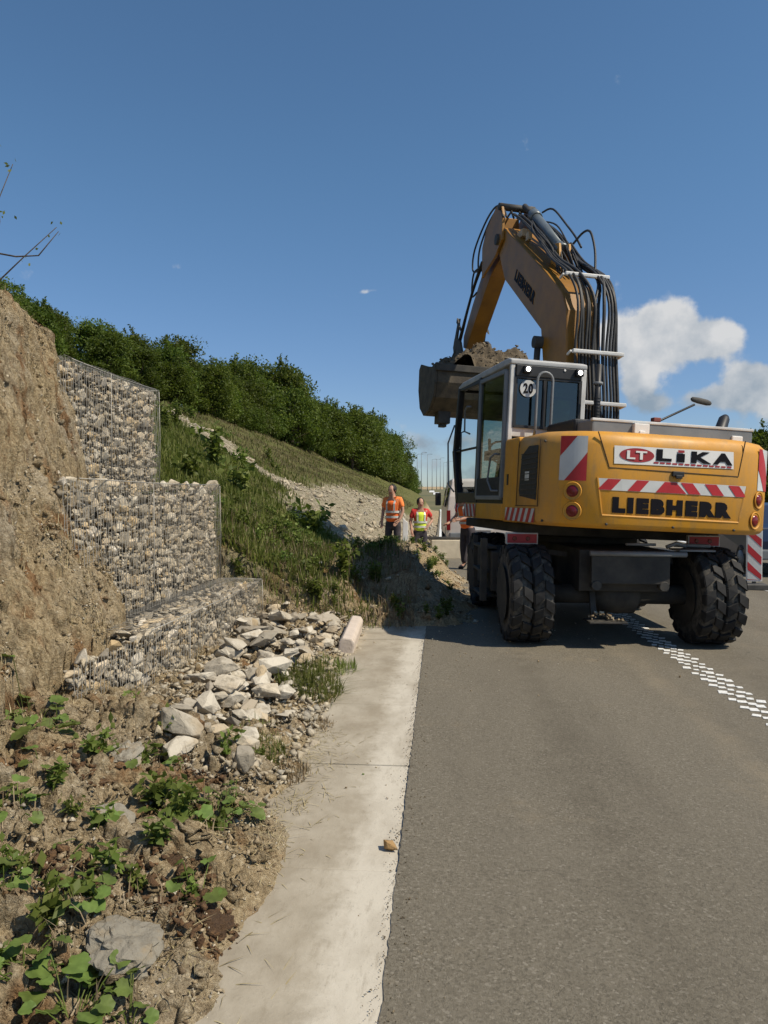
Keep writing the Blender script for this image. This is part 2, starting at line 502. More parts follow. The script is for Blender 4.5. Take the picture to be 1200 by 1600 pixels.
# machine
m, nt, bs = new_mat('machine_yellow'); co = coords(nt)
n1 = noise(nt, 2.2, 6, .65, co); n2 = noise(nt, 30, 4, .7, co)
c = ramp(nt, n1, [(.3, (.68, .315, .018)), (.7, (.62, .275, .016))])
c = mixc(nt, ramp(nt, n2, [(.60, (0,) * 3), (.72, (.35,) * 3)]), c, (.30, .17, .05))
c = mixc(nt, ramp(nt, noise(nt, 1.1, 6, .75, coords(nt, 'Object', (1, 1, .5))), [(.42, (0,) * 3), (.70, (.62,) * 3)]), c, (.36, .225, .095))
nt.links.new(c, bs.inputs['Base Color'])
nt.links.new(ramp(nt, n1, [(.3, (.42,) * 3), (.7, (.65,) * 3)]), bs.inputs['Roughness'])
nsc = noise(nt, 7, 8, .75, coords(nt, 'Object', (1, 1, .22)))
c = mixc(nt, ramp(nt, nsc, [(.52, (0,) * 3), (.70, (.6,) * 3)]), c, (.33, .20, .082))
c = mixc(nt, ramp(nt, noise(nt, 16, 8, .8, co), [(.62, (0,) * 3), (.68, (.6,) * 3)]), c, (.24, .155, .075))
nt.links.new(c, bs.inputs['Base Color'])
bump(nt, bs, n2, .05, .003)
M['yellow'] = m
M['dark_yellow'] = simple('dark_yellow', (.36, .165, .014), (.20, .095, .016), .5, 3, lo=.3, hi=.75)  # boom and stick: darker, browner version of the machine yellow
M['seam'] = simple('dark_seam', (.05, .025, .006), None, .8)
M['white_paint'] = simple('white_paint', (.66, .66, .64), (.50, .49, .46), .45, 5)
M['grey_paint'] = simple('grey_paint', (.20, .21, .215), (.15, .155, .155), .5, 5)
M['silver'] = simple('silver_plate', (.20, .215, .225), (.15, .16, .168), .5, 4)
M['black'] = simple('black_plastic', (.012, .012, .013), (.022, .021, .02), .5, 8)
M['dark_steel'] = simple('dark_steel', (.030, .029, .027), (.075, .066, .052), .7, 6, bmp=.3)
M['chassis'] = simple('chassis_grey', (.022, .021, .019), (.06, .054, .044), .75, 5, bmp=.3)  # near black: the shade under the machine is put into the colour
M['bucket_steel'] = simple('bucket_steel', (.045, .036, .026), (.12, .095, .06), .8, 5, bmp=.5)
M['hose'] = simple('hose_rubber', (.014, .014, .014), (.045, .042, .036), .55, 10)
M['grille'] = simple('grille', (.025, .024, .022), (.045, .043, .038), .7, 30)
M['rod'] = simple('cylinder_grey', (.17, .20, .215), (.11, .125, .13), .4, 4, metal=.2)
M['chrome'] = simple('chrome', (.6, .6, .6), (.5, .5, .5), .15, 4, metal=1)
M['bucket_steel'].name = 'bucket_steel'
M['red'] = simple('red_reflective', (.46, .020, .026), (.37, .016, .02), .45, 4)
M['reflex_white'] = simple('white_reflective', (.60, .61, .60), (.50, .50, .47), .45, 4)
M['signwhite'] = simple('sign_white', (.80, .78, .74), (.72, .70, .66), .45, 4)
M['letter_black'] = simple('letter_black', (.006, .005, .008), None, .6, spec=.15)
M['lika_red'] = simple('sign_red', (.36, .025, .028), None, .5)
m, nt, bs = new_mat('lamp_red'); bs.inputs['Base Color'].default_value = (.16, .008, .010, 1); bs.inputs['Roughness'].default_value = .18
M['lamp_red'] = m
m, nt, bs = new_mat('tyre'); co = coords(nt)
n1 = noise(nt, 5, 6, .7, co)
nt.links.new(ramp(nt, n1, [(.42, (.009, .009, .010)), (.64, (.022, .021, .019)), (.82, (.09, .083, .07))]), bs.inputs['Base Color'])
bs.inputs['Roughness'].default_value = .8
bump(nt, bs, noise(nt, 60, 4, .6, co), .3, .004)
M['tyre'] = m
m, nt, bs = new_mat('tyre_groove'); nt.links.new(ramp(nt, noise(nt, 14, 5, .7, coords(nt)), [(.35, (.02, .019, .018)), (.66, (.12, .109, .09))]), bs.inputs['Base Color']); bs.inputs['Roughness'].default_value = .95
M['tyre_groove'] = m
def glass(name, tint, refl, rough=.03):
    m, nt, bs = new_mat(name)
    nt.nodes.remove(bs)
    t = nd(nt, 'ShaderNodeBsdfTransparent'); t.inputs[0].default_value = (*tint, 1)
    g = nd(nt, 'ShaderNodeBsdfGlossy'); g.inputs['Roughness'].default_value = rough
    lw = nd(nt, 'ShaderNodeFresnel'); lw.inputs[0].default_value = 1.5
    ms = nd(nt, 'ShaderNodeMixShader')
    nt.links.new(mth(nt, 'ADD', mth(nt, 'MULTIPLY', lw.outputs[0], 1.0), refl, True), ms.inputs[0])
    nt.links.new(t.outputs[0], ms.inputs[1]); nt.links.new(g.outputs[0], ms.inputs[2])
    nt.links.new(ms.outputs[0], nt.nodes['Material Output'].inputs[0])
    return m
M['glass_clear'] = glass('cab_glass', (.80, .86, .86), .0)
M['glass_dark'] = glass('tinted_glass', (.30, .40, .36), .05)
M['glass_car'] = glass('car_glass', (.12, .14, .15), .1)
m, nt, bs = new_mat('lit_lamp'); bs.inputs['Base Color'].default_value = (1, 1, 1, 1)
bs.inputs['Emission Color'].default_value = (1, .97, .9, 1); bs.inputs['Emission Strength'].default_value = 6
M['lit'] = m
M['seat'] = simple('seat_fabric', (.02, .024, .026), (.04, .045, .046), .9, 20)
M['seat_teal'] = simple('cab_lining', (.10, .15, .145), (.16, .215, .205), .8, 3)  # muted teal of the operator seat
# road paint
m, nt, bs = new_mat('road_paint'); p = wpos(nt)
nt.links.new(ramp(nt, noise(nt, 70, 4, .7, p), [(.34, (.30, .28, .24)), (.46, (.78, .78, .75))]), bs.inputs['Base Color'])
bs.inputs['Roughness'].default_value = .6
bump(nt, bs, noise(nt, 120, 3, .6, p), .3, .004)
M['paint'] = m
# people
M['skin'] = simple('skin', (.50, .28, .185), (.42, .225, .15), .6, 10)
M['hair'] = simple('hair', (.012, .010, .008), None, .7)
M['orange_vest'] = simple('orange_fluorescent', (1.0, .20, .03), (.95, .16, .022), .75, 12, bmp=.3)
M['orange_shirt'] = simple('orange_shirt', (1.0, .27, .06), (.95, .22, .05), .8, 12)
M['yellow_vest'] = simple('yellow_fluorescent', (.75, .88, .07), (.62, .76, .05), .75, 12, bmp=.3)
M['red_shirt'] = simple('red_shirt', (.62, .04, .03), (.5, .03, .025), .8, 12)
M['reflect_band'] = simple('reflective_band', (.62, .62, .56), (.5, .5, .45), .4, 12)
M['trousers'] = simple('dark_trousers', (.030, .026, .032), (.06, .05, .055), .9, 10)
M['boots'] = simple('boots', (.015, .013, .012), None, .7)
# vehicles and far things
M['cream'] = simple('cream_white_paint', (.64, .56, .49), (.55, .48, .42), .35, 3)
M['car_white'] = simple('car_white', (.75, .75, .73), None, .3, 3)
M['car_blue'] = simple('car_dark_blue', (.018, .032, .075), None, .3, 3)
M['car_dark'] = simple('car_dark_grey', (.05, .05, .055), None, .3, 3)
M['post'] = simple('lamp_post_steel', (.20, .23, .25), (.17, .19, .21), .6, 3)
M['block'] = simple('pale_block', (.66, .57, .42), (.54, .46, .33), .9, 6, bmp=.4)
M['kerb'] = simple('kerb_concrete', (.62, .53, .45), (.52, .44, .36), .9, 6, bmp=.5)
M['rail'] = simple('guard_rail_zinc', (.50, .51, .51), (.42, .43, .43), .45, 3, metal=.5)
M['rubber'] = simple('rubber_foot', (.06, .058, .053), (.10, .095, .085), .85, 9)

# ---------------------------------------------------------------- ground shape
def _hash(ix, iy, seed):
    h = (ix.astype(np.int64) * 374761393 + iy.astype(np.int64) * 668265263 + seed * 2147483647) & 0x7fffffff
    h = (h ^ (h >> 13)) * 1274126177 & 0x7fffffff
    return ((h ^ (h >> 16)) & 0xffff) / 65535.0
def vnoise(x, y, seed=0):
    x = np.asarray(x, float); y = np.asarray(y, float)
    ix = np.floor(x); iy = np.floor(y)
    fx = x - ix; fy = y - iy
    fx = fx * fx * (3 - 2 * fx); fy = fy * fy * (3 - 2 * fy)
    a = _hash(ix, iy, seed); b = _hash(ix + 1, iy, seed); c = _hash(ix, iy + 1, seed); d = _hash(ix + 1, iy + 1, seed)
    return (a * (1 - fx) + b * fx) * (1 - fy) + (c * (1 - fx) + d * fx) * fy - .5
def fbm(x, y, f, oct=4, seed=0, gain=.5):
    s = 0; a = 1
    for i in range(oct):
        s = s + a * vnoise(x * f, y * f, seed + i * 17)
        f *= 2.03; a *= gain
    return s
def sstep(a, b, x):
    t = np.clip((x - a) / (b - a), 0, 1)
    return t * t * (3 - 2 * t)
def cshift(y):
    return -12.0 * (np.clip(y - 60, 0, 400) / 240.0) ** 2
def zroad(y):
    return np.where(y < 400, 3.3 * (np.clip(y - 60, 0, 400) / 240.0) ** 2, 3.3 * (340 / 240.) ** 2)
def T(x, y, fine=True):
    x = np.asarray(x, float); y = np.asarray(y, float)
    xs = x - cshift(y)
    # natural hillside
    H = np.interp(-xs, [-.8, .3, .95, 1.25, 2, 3.3, 5, 8, 10, 15, 30, 70], [-.09, -.07, -.05, .06, .55, 1.4, 2.35, 3.8, 4.8, 6.6, 9.5, 11])
    H = H + zroad(y) + fbm(x, y, .7, 4, 3) * .30 * sstep(1.3, 3, -xs)
    # spoil heap pushed over the gutter beside the machine
    mx_ = np.exp(-np.abs((x + .78) / .96) ** 3.2)
    Mh = (.50 + .5 * fbm(x, y, 1.3, 3, 9)) * mx_ * sstep(8.15, 9.9, y) * (1 - sstep(13.0, 14.6, y))
    far = H + Mh
    # near bank: loose earth at the foot, talus over the gabion ends
    e = np.interp(y, [1.2, 1.9, 2.2, 2.5, 2.77, 3.2, 3.57, 3.8, 4.2, 4.8, 5.5, 6.5, 8.3, 9.5], [.80, .74, .66, .70, .64, .68, .86, .72, .88, .76, .82, .90, .94, .94])
    u = -x - e + fbm(x, y, 4.0, 3, 21) * .12
    k = np.interp(y, [1, 3.9, 4.9, 8.5], [1.0, .95, .16, .10])
    Lh = np.interp(u, [-.5, -.1, 0, .12, .4, .9, 1.4, 2.0, 3.5], [-.08, -.06, -.012, .05, .12, .27, .42, .62, 1.0])
    Lh = np.where(u > .12, .05 + (Lh - .05) * k, Lh)
    r = np.interp(y, [4.3, 4.8, 5.15, 5.5, 5.9, 7.1, 8.4], [.13, .18, .27, .44, .60, 1.05, 1.5]) + fbm(x, y, 3.0, 3, 31) * .12
    s = -x - 2.05 - r
    cap = 2.72 + .16 * np.clip(6.3 - y, 0, 6) + .30 * np.clip(-x - 3.1, 0, 1) + .35 * np.clip(-x - 4.1, 0, 60)
    U1 = np.where(s > 0, .56 + 2.3 * s, -1)
    cut = np.clip(y - 6.25 - fbm(x, y, 5, 2, 41) * .15, 0, 9)
    th = np.interp(y, [4.4, 5.2, 6.2], [2.74, 2.92, 3.16])
    U2 = np.where(-x > th - .06, 2.0 + 4.0 * (-x - th), -1) - 7 * cut
    cap2 = np.where(-x > 4.2, cap, cap - .9 * sstep(6.2, 7.0, y))
    near = np.maximum(Lh, np.minimum(np.maximum(U1, U2), cap2))
    b = sstep(8.25, 8.7, y)
    z = near * (1 - b) + far * b
    if fine:
        amp = sstep(-.05, .25, np.where(y < 8.5, u, .3)) * sstep(16, 8.0, y) * sstep(7., 4., -x)
        lump = fbm(x, y, 3.1, 3, 51) * .13 + np.abs(fbm(x, y, 7.5, 4, 61, .6)) * .09 + fbm(x, y, 19, 4, 71, .65) * .045 + fbm(x, y, 60, 2, 81) * .02
        z = z + lump * amp
        z = z + amp * -.11 * sstep(.28, .42, fbm(x, y, 5.0, 2, 91)) * (y < 4.5)
    return z
def crossfall(x):
    return -.015 * (x + .175)
#TERRAIN_END
POLY = [(-10.5, 25.2), (-8.9, 23.5), (-6.8, 21.4), (-4.9, 19.0), (-3.6, 18.5), (-2.9, 21), (-2.8, 33)]
def dist_poly(x, y):
    d = np.full(np.shape(x), 1e9)
    for (ax, ay), (bx, by) in zip(POLY[:-1], POLY[1:]):
        vx, vy = bx - ax, by - ay
        t = np.clip(((x - ax) * vx + (y - ay) * vy) / (vx * vx + vy * vy), 0, 1)
        d = np.minimum(d, np.hypot(x - ax - t * vx, y - ay - t * vy))
    return d
def scree_mask(x, y):
    wd = np.interp(x, [-9, -6, -3, -1.5], [.9, 1.25, 1.5, 1.5])
    m_ = 1 - sstep(wd * .6, wd * 1.1, dist_poly(x, y) + fbm(x, y, 1.2, 3, 5) * .7)
    m_ = np.maximum(m_, sstep(14.3, 16.0, y + fbm(x, y, 1, 3, 6) * 1.5) * sstep(-3.9, -3.1, x) * (1 - sstep(34, 44, y)))
    return m_
def grass_mask(x, y):
    return sstep(8.3, 8.8, y) * sstep(1.3, 2.0, -x + cshift(y))
def grid(xs, ys, name, mat, fine=True, relief=False):
    gx, gy = np.meshgrid(xs, ys)
    gz = T(gx, gy, fine)
    if relief:
        dzy, dzx = np.gradient(gz, ys, xs)
        nl_ = np.sqrt(dzx ** 2 + dzy ** 2 + 1)
        q = gz * .9 + gx * .5
        k = sstep(.0, .12, gz) * sstep(9.2, 8.6, gy)
        d_ = (fbm(gy, q, 5.0, 3, 101) * .07 + (np.abs(fbm(gy, q, 11, 3, 103)) - .15) * .06 + fbm(gy, q, 30, 3, 107) * .035) * k
        gx = gx - dzx / nl_ * d_; gy = gy - dzy / nl_ * d_; gz = gz + d_ / nl_
    V = np.stack([gx, gy, gz], -1).reshape(-1, 3)
    nx, ny = len(xs), len(ys)
    i = np.arange(nx * ny).reshape(ny, nx)
    F = np.stack([i[:-1, :-1], i[:-1, 1:], i[1:, 1:], i[1:, :-1]], -1).reshape(-1, 4)
    at = dict(scree=scree_mask(V[:, 0], V[:, 1]), grass=grass_mask(V[:, 0], V[:, 1]))
    return mobj(name, np_mesh(name, V, F, mat, True, at))
tag(grid(np.linspace(-4.6, -.32, 340), np.linspace(1.15, 9.2, 560), 'earth_bank', M['earth'], True, True), 'tan crumbling earth bank slumped over the gabion ends', kind='structure')
xs = np.concatenate([np.linspace(-70, -12, 40)[:-1], np.linspace(-12, .85, 150)])
ys = np.concatenate([np.linspace(9.18, 30, 190)[:-1], np.linspace(30, 120, 90)[:-1], np.linspace(120, 420, 60)])
tag(grid(xs, ys, 'hillside', M['earth']), 'grassy hillside rising left of the road', kind='structure')
tag(grid(np.linspace(-70, -4.58, 90), np.linspace(-8, 9.2, 60), 'upper_bank', M['earth'], False), 'earth slope above the gabion wall', kind='structure')

tag(grid(np.linspace(-.325, .85, 50), np.linspace(8.0, 9.2, 50), 'spoil_heap', M['earth']), 'heap of dug soil pushed onto the gutter end', kind='structure')
def sheet(name, x0, x1, ylist, zoff, mat, jag=0.0, nx=2, kind='structure', label=None):
    """road-following strip, edges relative to the road line"""
    V = []; F = []
    xs_ = np.linspace(x0, x1, nx)
    for j, y in enumerate(ylist):
        sh = float(cshift(np.array(float(y)))); zz = float(zroad(np.array(float(y))))
        for i, x in enumerate(xs_):
            xx = x + (jag * float(fbm(np.array(1.), np.array(float(y)), 31, 4, 77)) if i == 0 else 0)
            V.append((xx + sh, y, zz + crossfall(x) * (1 if x > -.2 else 0) + zoff))
    n = nx
    for j in range(len(ylist) - 1):
        for i in range(n - 1):
            F.append((j * n + i, j * n + i + 1, (j + 1) * n + i + 1, (j + 1) * n + i))
    o = mobj(name, np_mesh(name, V, F, mat))
    tag(o, label, kind=kind)
    return o
ylong = list(np.arange(-6, 12, .02)) + list(np.arange(12, 60, 1.0)) + list(np.arange(60, 421, 6.0))
road = sheet('road', -.175, 10.6, ylong, 0.0, M['asphalt'], jag=.008, nx=3, label='brownish grey dusty asphalt carriageway')
# ground to the horizon
gv = [(-6000, -60, -.35), (6000, -60, -.35), (6000, 60, -.35), (-6000, 60, -.35), (6000, 420, 5.9), (-6000, 420, 5.9), (6000, 7000, 6.5), (-6000, 7000, 6.5)]
M['field'] = simple('field', (.10, .105, .045), (.19, .16, .08), .95, .05, bmp=0, kind='Object')
tag(mobj('ground', np_mesh('ground', gv, [(0, 1, 2, 3), (3, 2, 4, 5), (5, 4, 6, 7)], M['field'])), kind='structure')
tag(sheet('verge', 10.6, 60, list(range(-6, 60, 6)) + list(range(60, 421, 6)), -.05, M['field'], nx=2), kind='structure')

# ---------------------------------------------------------------- gutter slabs, road markings
gut = empty('concrete_gutter', (0, 0, 0))
tag(gut, 'pale concrete gutter strip between earth bank and asphalt', kind='structure')
joints = [-1.2, 0.3, 1.72, 2.93, 4.10, 5.30, 6.50, 7.72, 8.95, 10.2]
for i, (a, b) in enumerate(zip(joints[:-1], joints[1:])):
    mb = MB()
    dz = random.uniform(-.004, .004)
    n = 28
    poly = [(-.93, a + .0035), (-.17, a + .0035)] + [(-.17, b - .0035), (-.93, b - .0035)]
    mb.prism(poly, 'z', -.14, -.006 + dz)
    mb.build('slab', M['gutter'], gut, bevel=.006)
mb = MB(); mb.box(-.95, -.1, -1.2, 10.2, -.3, -.15)
mb.build('bedding', M['earth'], gut)

mark = empty('lane_marking', (0, 0, 0))
tag(mark, 'white rumble lane line of small raised dashes', kind='structure')
dash_me = []
for v in range(4):
    mb = MB()
    k = [random.uniform(.9, 1.1) for _ in range(8)]
    pts = [(.027 * k[0], .030 * k[1]), (-.027 * k[2], .032 * k[3]), (-.028 * k[4], -.030 * k[5]), (.027 * k[6], -.032 * k[7])]
    mb.prism(pts, 'z', 0, .004)
    dash_me.append(mb.mesh('dash', M['paint'], bevel=.0015, seg=1))
for r_i in range(36):
    for k in range(5):
        y = 4.7 + r_i * .205 - .058 * k
        x = 2.19 + .047 * k
        w_ = random.uniform(.75, 1.2)
        mobj('dash', random.choice(dash_me), mark, (x + random.uniform(-.007, .007), y + random.uniform(-.012, .012), crossfall(x) + .002), (0, 0, random.uniform(-.2, .2) - .25), (w_ * 1.08, w_ * random.uniform(.85, 1.25), 1))
far_y = list(np.arange(12.2, 60, 2.0)) + list(np.arange(60, 400, 6.0))
def line_strip(name, x, wd, ys_, label):
    return sheet(name, x - wd / 2, x + wd / 2, ys_, .006, M['paint'], nx=2, label=label)
line_strip('shoulder_line', 2.29, .22, far_y, 'white shoulder line running on ahead of the excavator')
line_strip('edge_line', -.02, .14, list(np.arange(16, 60, 2.0)) + list(np.arange(60, 400, 6.0)), 'thin white line along the left road edge, far ahead')
line_strip('median_line', 8.6, .22, list(np.arange(-4, 60, 2.0)) + list(np.arange(60, 400, 6.0)), 'white line along the right road edge')
for i in range(14):
    y0 = 12.3 - 9 + i * 9.0
    if y0 > 12: line_strip('centre_dash', 5.45, .15, list(np.linspace(y0, y0 + 3.2, 4)), 'white dashed centre line')
line_strip('centre_dash', 5.45, .15, [11.3, 12.6, 14.2], 'white dashed centre line beside the striped board')

# ---------------------------------------------------------------- stones
def hull(npts, seed, sx=1, sy=1, sz=1, jit=.35):
    rr = random.Random(seed)
    bm = bmesh.new()
    for i in range(npts):
        v = Vector((rr.gauss(0, 1), rr.gauss(0, 1), rr.gauss(0, 1))).normalized() * (1 - jit * rr.random())
        bm.verts.new((v.x * sx * .5, v.y * sy * .5, v.z * sz * .5))
    ret = bmesh.ops.convex_hull(bm, input=bm.verts)
    loose = [v for v in bm.verts if not v.link_faces]
    bmesh.ops.delete(bm, geom=loose, context='VERTS')
    return bm
def rock_mesh(name, seed, mat, sx=1, sy=1, sz=1, npts=13, rough=0.0, bev=.05):
    bm = hull(npts, seed, sx, sy, sz)
    if bev:
        bmesh.ops.bevel(bm, geom=list(bm.edges), offset=bev * .5, segments=1, affect='EDGES', clamp_overlap=True)
    if rough:
        bmesh.ops.triangulate(bm, faces=bm.faces)
        bmesh.ops.subdivide_edges(bm, edges=bm.edges, cuts=1)
        for v in bm.verts:
            from_n = math.sin(v.co.x * 23 + seed) * math.cos(v.co.y * 19 + seed * 2) * math.sin(v.co.z * 21 + 1)
            v.co += v.co.normalized() * from_n * rough
    me = bpy.data.meshes.new(name)
    bm.to_mesh(me); bm.free()
    me.materials.append(mat)
    return me
def scatter(name, tmpl, pos, scl, mat, kind='stuff', label=None, cat=None, flat=.8):
    Vs = []; Fs = []; base = 0
    arr = []
    for me in tmpl:
        bm = me
        v = np.array([p.co[:] for p in bm.verts]); f = np.array([[q.index for q in fc.verts] for fc in bm.faces])
        arr.append((v, f))
    n = len(pos)
    ids = rng.integers(0, len(arr), n)
    for t, (v, f) in enumerate(arr):
        k = np.where(ids == t)[0]
        if not len(k): continue
        a = rng.uniform(0, 6.28, (len(k), 2))
        ca, sa = np.cos(a[:, 0]), np.sin(a[:, 0]); cb, sb = np.cos(a[:, 1] * .2), np.sin(a[:, 1] * .2)
        Rz = np.zeros((len(k), 3, 3)); Rz[:, 0, 0] = ca; Rz[:, 0, 1] = -sa; Rz[:, 1, 0] = sa; Rz[:, 1, 1] = ca; Rz[:, 2, 2] = 1
        Rx = np.zeros((len(k), 3, 3)); Rx[:, 0, 0] = 1; Rx[:, 1, 1] = cb; Rx[:, 1, 2] = -sb; Rx[:, 2, 1] = sb; Rx[:, 2, 2] = cb
        Q = Rz @ Rx
        vv = (v[None] * [1, 1, flat]) * scl[k][:, None, None]
        vv = np.einsum('nij,nkj->nki', Q, vv) + pos[k][:, None, :]
        ff = f[None] + (np.arange(len(k)) * len(v))[:, None, None] + base
        Vs.append(vv.reshape(-1, 3)); Fs.append(ff.reshape(-1, f.shape[1])); base += len(k) * len(v)
    o = mobj(name, np_mesh(name, np.concatenate(Vs), np.concatenate(Fs), mat))
    tag(o, label, cat, None, kind)
    return o
PEB = []
for i in range(8):
    bm = hull(8, 900 + i, 1, random.uniform(.7, 1.1), random.uniform(.6, .9))
    bmesh.ops.triangulate(bm, faces=bm.faces); bm.verts.index_update(); bm.verts.ensure_lookup_table()
    PEB.append(bm)
GST = [rock_mesh('gabion_stone', 100 + i, M['gabion_stone'], 1.0, random.uniform(.9, 1.5), random.uniform(.65, 1.0), 14, 0, .07) for i in range(12)]

def gabion(label, x0, x1, y0, y1, z0, z1, yvis, topvis, sp):
    """x0 back, x1 front (road side)"""
    g = empty('gabion_basket', ((x0 + x1) / 2, (y0 + y1) / 2, z0))
    tag(g, label, 'gabion', 'stepped gabion wall baskets')
    cx, cy = g.location.x, g.location.y
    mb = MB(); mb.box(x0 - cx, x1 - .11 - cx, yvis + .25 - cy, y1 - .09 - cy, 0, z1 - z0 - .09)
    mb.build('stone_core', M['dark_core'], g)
    cnt = 0
    # front face
    y = yvis; row = 0
    pos = []
    zz = z0 + sp * .45
    while zz < z1 - .02:
        y = yvis + (sp * .5 if row % 2 else 0)
        while y < y1 - .03:
            pos.append((x1 - .045 + random.uniform(-.016, .012), y + random.uniform(-.3, .3) * sp, zz + random.uniform(-.3, .3) * sp, 0))
            y += sp * random.uniform(.95, 1.3)
        zz += sp * .86; row += 1
    if topvis:
        xx = x1 - .08
        while xx > topvis[0]:
            y = topvis[1] + random.uniform(0, sp)
            while y < y1 - .03:
                pos.append((xx + random.uniform(-.3, .3) * sp, y, z1 - .035 + random.uniform(-.02, .012), 1))
                y += sp * random.uniform(.95, 1.3)
            xx -= sp * .95
    # far end
    zz = z0 + sp * .5
    while zz < z1 - .02:
        xx = x1 - .1
        while xx > x0 + .3:
            pos.append((xx + random.uniform(-.3, .3) * sp, y1 - .05, zz + random.uniform(-.3, .3) * sp, 2))
            xx -= sp * 1.25
        zz += sp
    pos = pos[:298]
    nf = int((y1 - yvis) * (z1 - z0) / .0016)
    fpos = np.stack([x1 - .06 + rng.uniform(-.03, .035, nf) - cx, rng.uniform(yvis - .05, y1 - .02, nf) - cy, rng.uniform(0.02, z1 - z0 - .02, nf)], -1)
    if topvis:
        nt2 = int((x1 - topvis[0]) * (y1 - topvis[1]) / .004)
        fpos = np.concatenate([fpos, np.stack([rng.uniform(topvis[0], x1 - .03, nt2) - cx, rng.uniform(topvis[1], y1 - .02, nt2) - cy, np.full(nt2, z1 - z0 - .055) + rng.uniform(-.02, .03, nt2)], -1)])
    fl = scatter('packing_stones', PEB, fpos, rng.uniform(.04, .095, len(fpos)), M['packing'], flat=1.0)
    fl.parent = g
    for (x, y, z, k) in pos:
        s_ = sp * random.choice([.8, .95, 1.1, 1.3, 1.55])
        mobj('stone', random.choice(GST), g, (x - cx, y - cy, z - z0), (random.uniform(-.5, .5), random.uniform(-.5, .5), random.uniform(-.6, .6) + (0 if k != 2 else 1.57)), (s_ * .62 if k != 1 else s_ * .9, s_ * random.uniform(.9, 1.3), s_ * random.uniform(.9, 1.2) * (.6 if k == 1 else 1)))
    # wire mesh: close verticals, wider horizontals, bulging a little
    mb = MB()
    def fx(y, z):
        return x1 + .012 + .018 * float(fbm(np.array(y), np.array(z), 3.5, 2, 5))
    y = yvis - .1
    while y < y1 + .001:
        pts = [(fx(y, z) - cx, y - cy + .012 * math.sin(z * 30 + y * 50), z - z0) for z in np.linspace(z0, z1, 9)]
        mb.tube(pts, .0025, 3, False, False)
        y += .044
    for z in np.arange(z0 + .1, z1, .10):
        pts = [(fx(yy, z) - cx, yy - cy, z - z0 + .008 * math.sin(yy * 31)) for yy in np.linspace(yvis - .1, y1, 26)]
        mb.tube(pts, .0018, 3, False, False)
    if topvis:
        for yy in np.arange(topvis[1] - .1, y1, .07):
            mb.tube([(x1 + .01 - cx, yy - cy, z1 - z0 + .012), ((x1 + topvis[0]) / 2 - cx, yy - cy + .02, z1 - z0 + .026), (topvis[0] - cx, yy - cy, z1 - z0 + .02)], .0018, 3, False, False)
        for xx in np.arange(topvis[0], x1, .09):
            mb.tube([(xx - cx, yy - cy, z1 - z0 + .022 + .006 * math.sin(yy * 9 + xx * 7)) for yy in np.linspace(topvis[1] - .1, y1, 20)], .0018, 3, False, False)
    for xx in np.arange(x0 + .1, x1, .06):
        mb.tube([(xx - cx, y1 + .02 - cy, 0), (xx - cx, y1 + .02 - cy, z1 - z0)], .0018, 3, False, False)
    mb.build('wire_mesh', M['wire'], g)
    mb = MB()
    ys0 = topvis[1] if topvis else yvis + .1
    mb.tube([(x1 + .014 - cx, ys0 - cy, z1 - z0 + .008), (x1 + .016 - cx, (ys0 + y1) / 2 - cy, z1 - z0 - .005), (x1 + .014 - cx, y1 + .01 - cy, z1 - z0 + .01)], .004, 5)
    mb.tube([(x1 + .014 - cx, y1 + .012 - cy, 0), (x1 + .022 - cx, y1 + .014 - cy, (z1 - z0) / 2), (x1 + .014 - cx, y1 + .012 - cy, z1 - z0)], .004, 5)
    mb.tube([(x1 + .01 - cx, y1 + .012 - cy, z1 - z0 + .01), (x0 + .2 - cx, y1 + .012 - cy, z1 - z0 + .014)], .004, 5)
    mb.tube([(x1 + .02 - cx, yvis + (y1 - yvis) * .42 - cy, 0), (x1 + .024 - cx, yvis + (y1 - yvis) * .42 - cy, z1 - z0)], .004, 5)
    mb.build('edge_wire', M['wire'], g)
    return g
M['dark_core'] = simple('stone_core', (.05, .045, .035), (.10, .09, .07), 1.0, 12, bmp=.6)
gabion('low front gabion basket along the rubble, its top seen from above', -3.05, -2.05, 3.6, 8.25, -.12, .545, 4.05, (-2.52, 5.05), .112)
gabion('middle gabion basket with flat top at eye level', -3.5, -2.52, 4.6, 8.2, .53, 1.615, 4.85, None, .116)
gabion('upper gabion basket against the trees with dented top edge', -4.25, -3.26, 6.0, 8.3, 1.60, 2.70, 6.15, (-3.9, 6.3), .122)

# ---------------------------------------------------------------- rubble heap, individually
RB = [rock_mesh('rubble_stone', 300 + i, M['rubble'], random.uniform(.8, 1.4), random.uniform(.7, 1.2), random.uniform(.55, 1.0), random.choice([9, 12, 16, 20]), .022, .04) for i in range(18)]
def rubble_xy(n):
    out = []
    while len(out) < n:
        y = 3.6 + 4.8 * random.random() ** 1.15; x = random.uniform(-2.05, -.86)
        lo = np.interp(y, [3.6, 4.3, 5.0, 6, 8.4], [-1.35, -1.6, -1.72, -1.95, -2.03]); hi = np.interp(y, [3.6, 4.4, 4.8, 5.5, 6.5, 8.4], [-1.02, -1.05, -.98, -1.04, -1.08, -.98])
        if lo < x < hi:
            out.append((x, y))
    return out
def tz(x, y):
    return float(T(np.array(x), np.array(y)))
occupied = []
def rock(name, x, y, size, me, label, cat='rock', group=None, flat=1.0, rz=None, sink=.25, rx=0., lift=0.):
    z = tz(x, y) + size * .32 - sink * size * .3 + lift
    o = mobj(name, me, None, (x, y, z), (random.uniform(-.35, .35) + rx, random.uniform(-.35, .35), random.uniform(0, 6.28) if rz is None else rz), (size, size * random.uniform(.8, 1.15), size * flat))
    tag(o, label, cat, group)
    occupied.append((x, y, size))
    return o
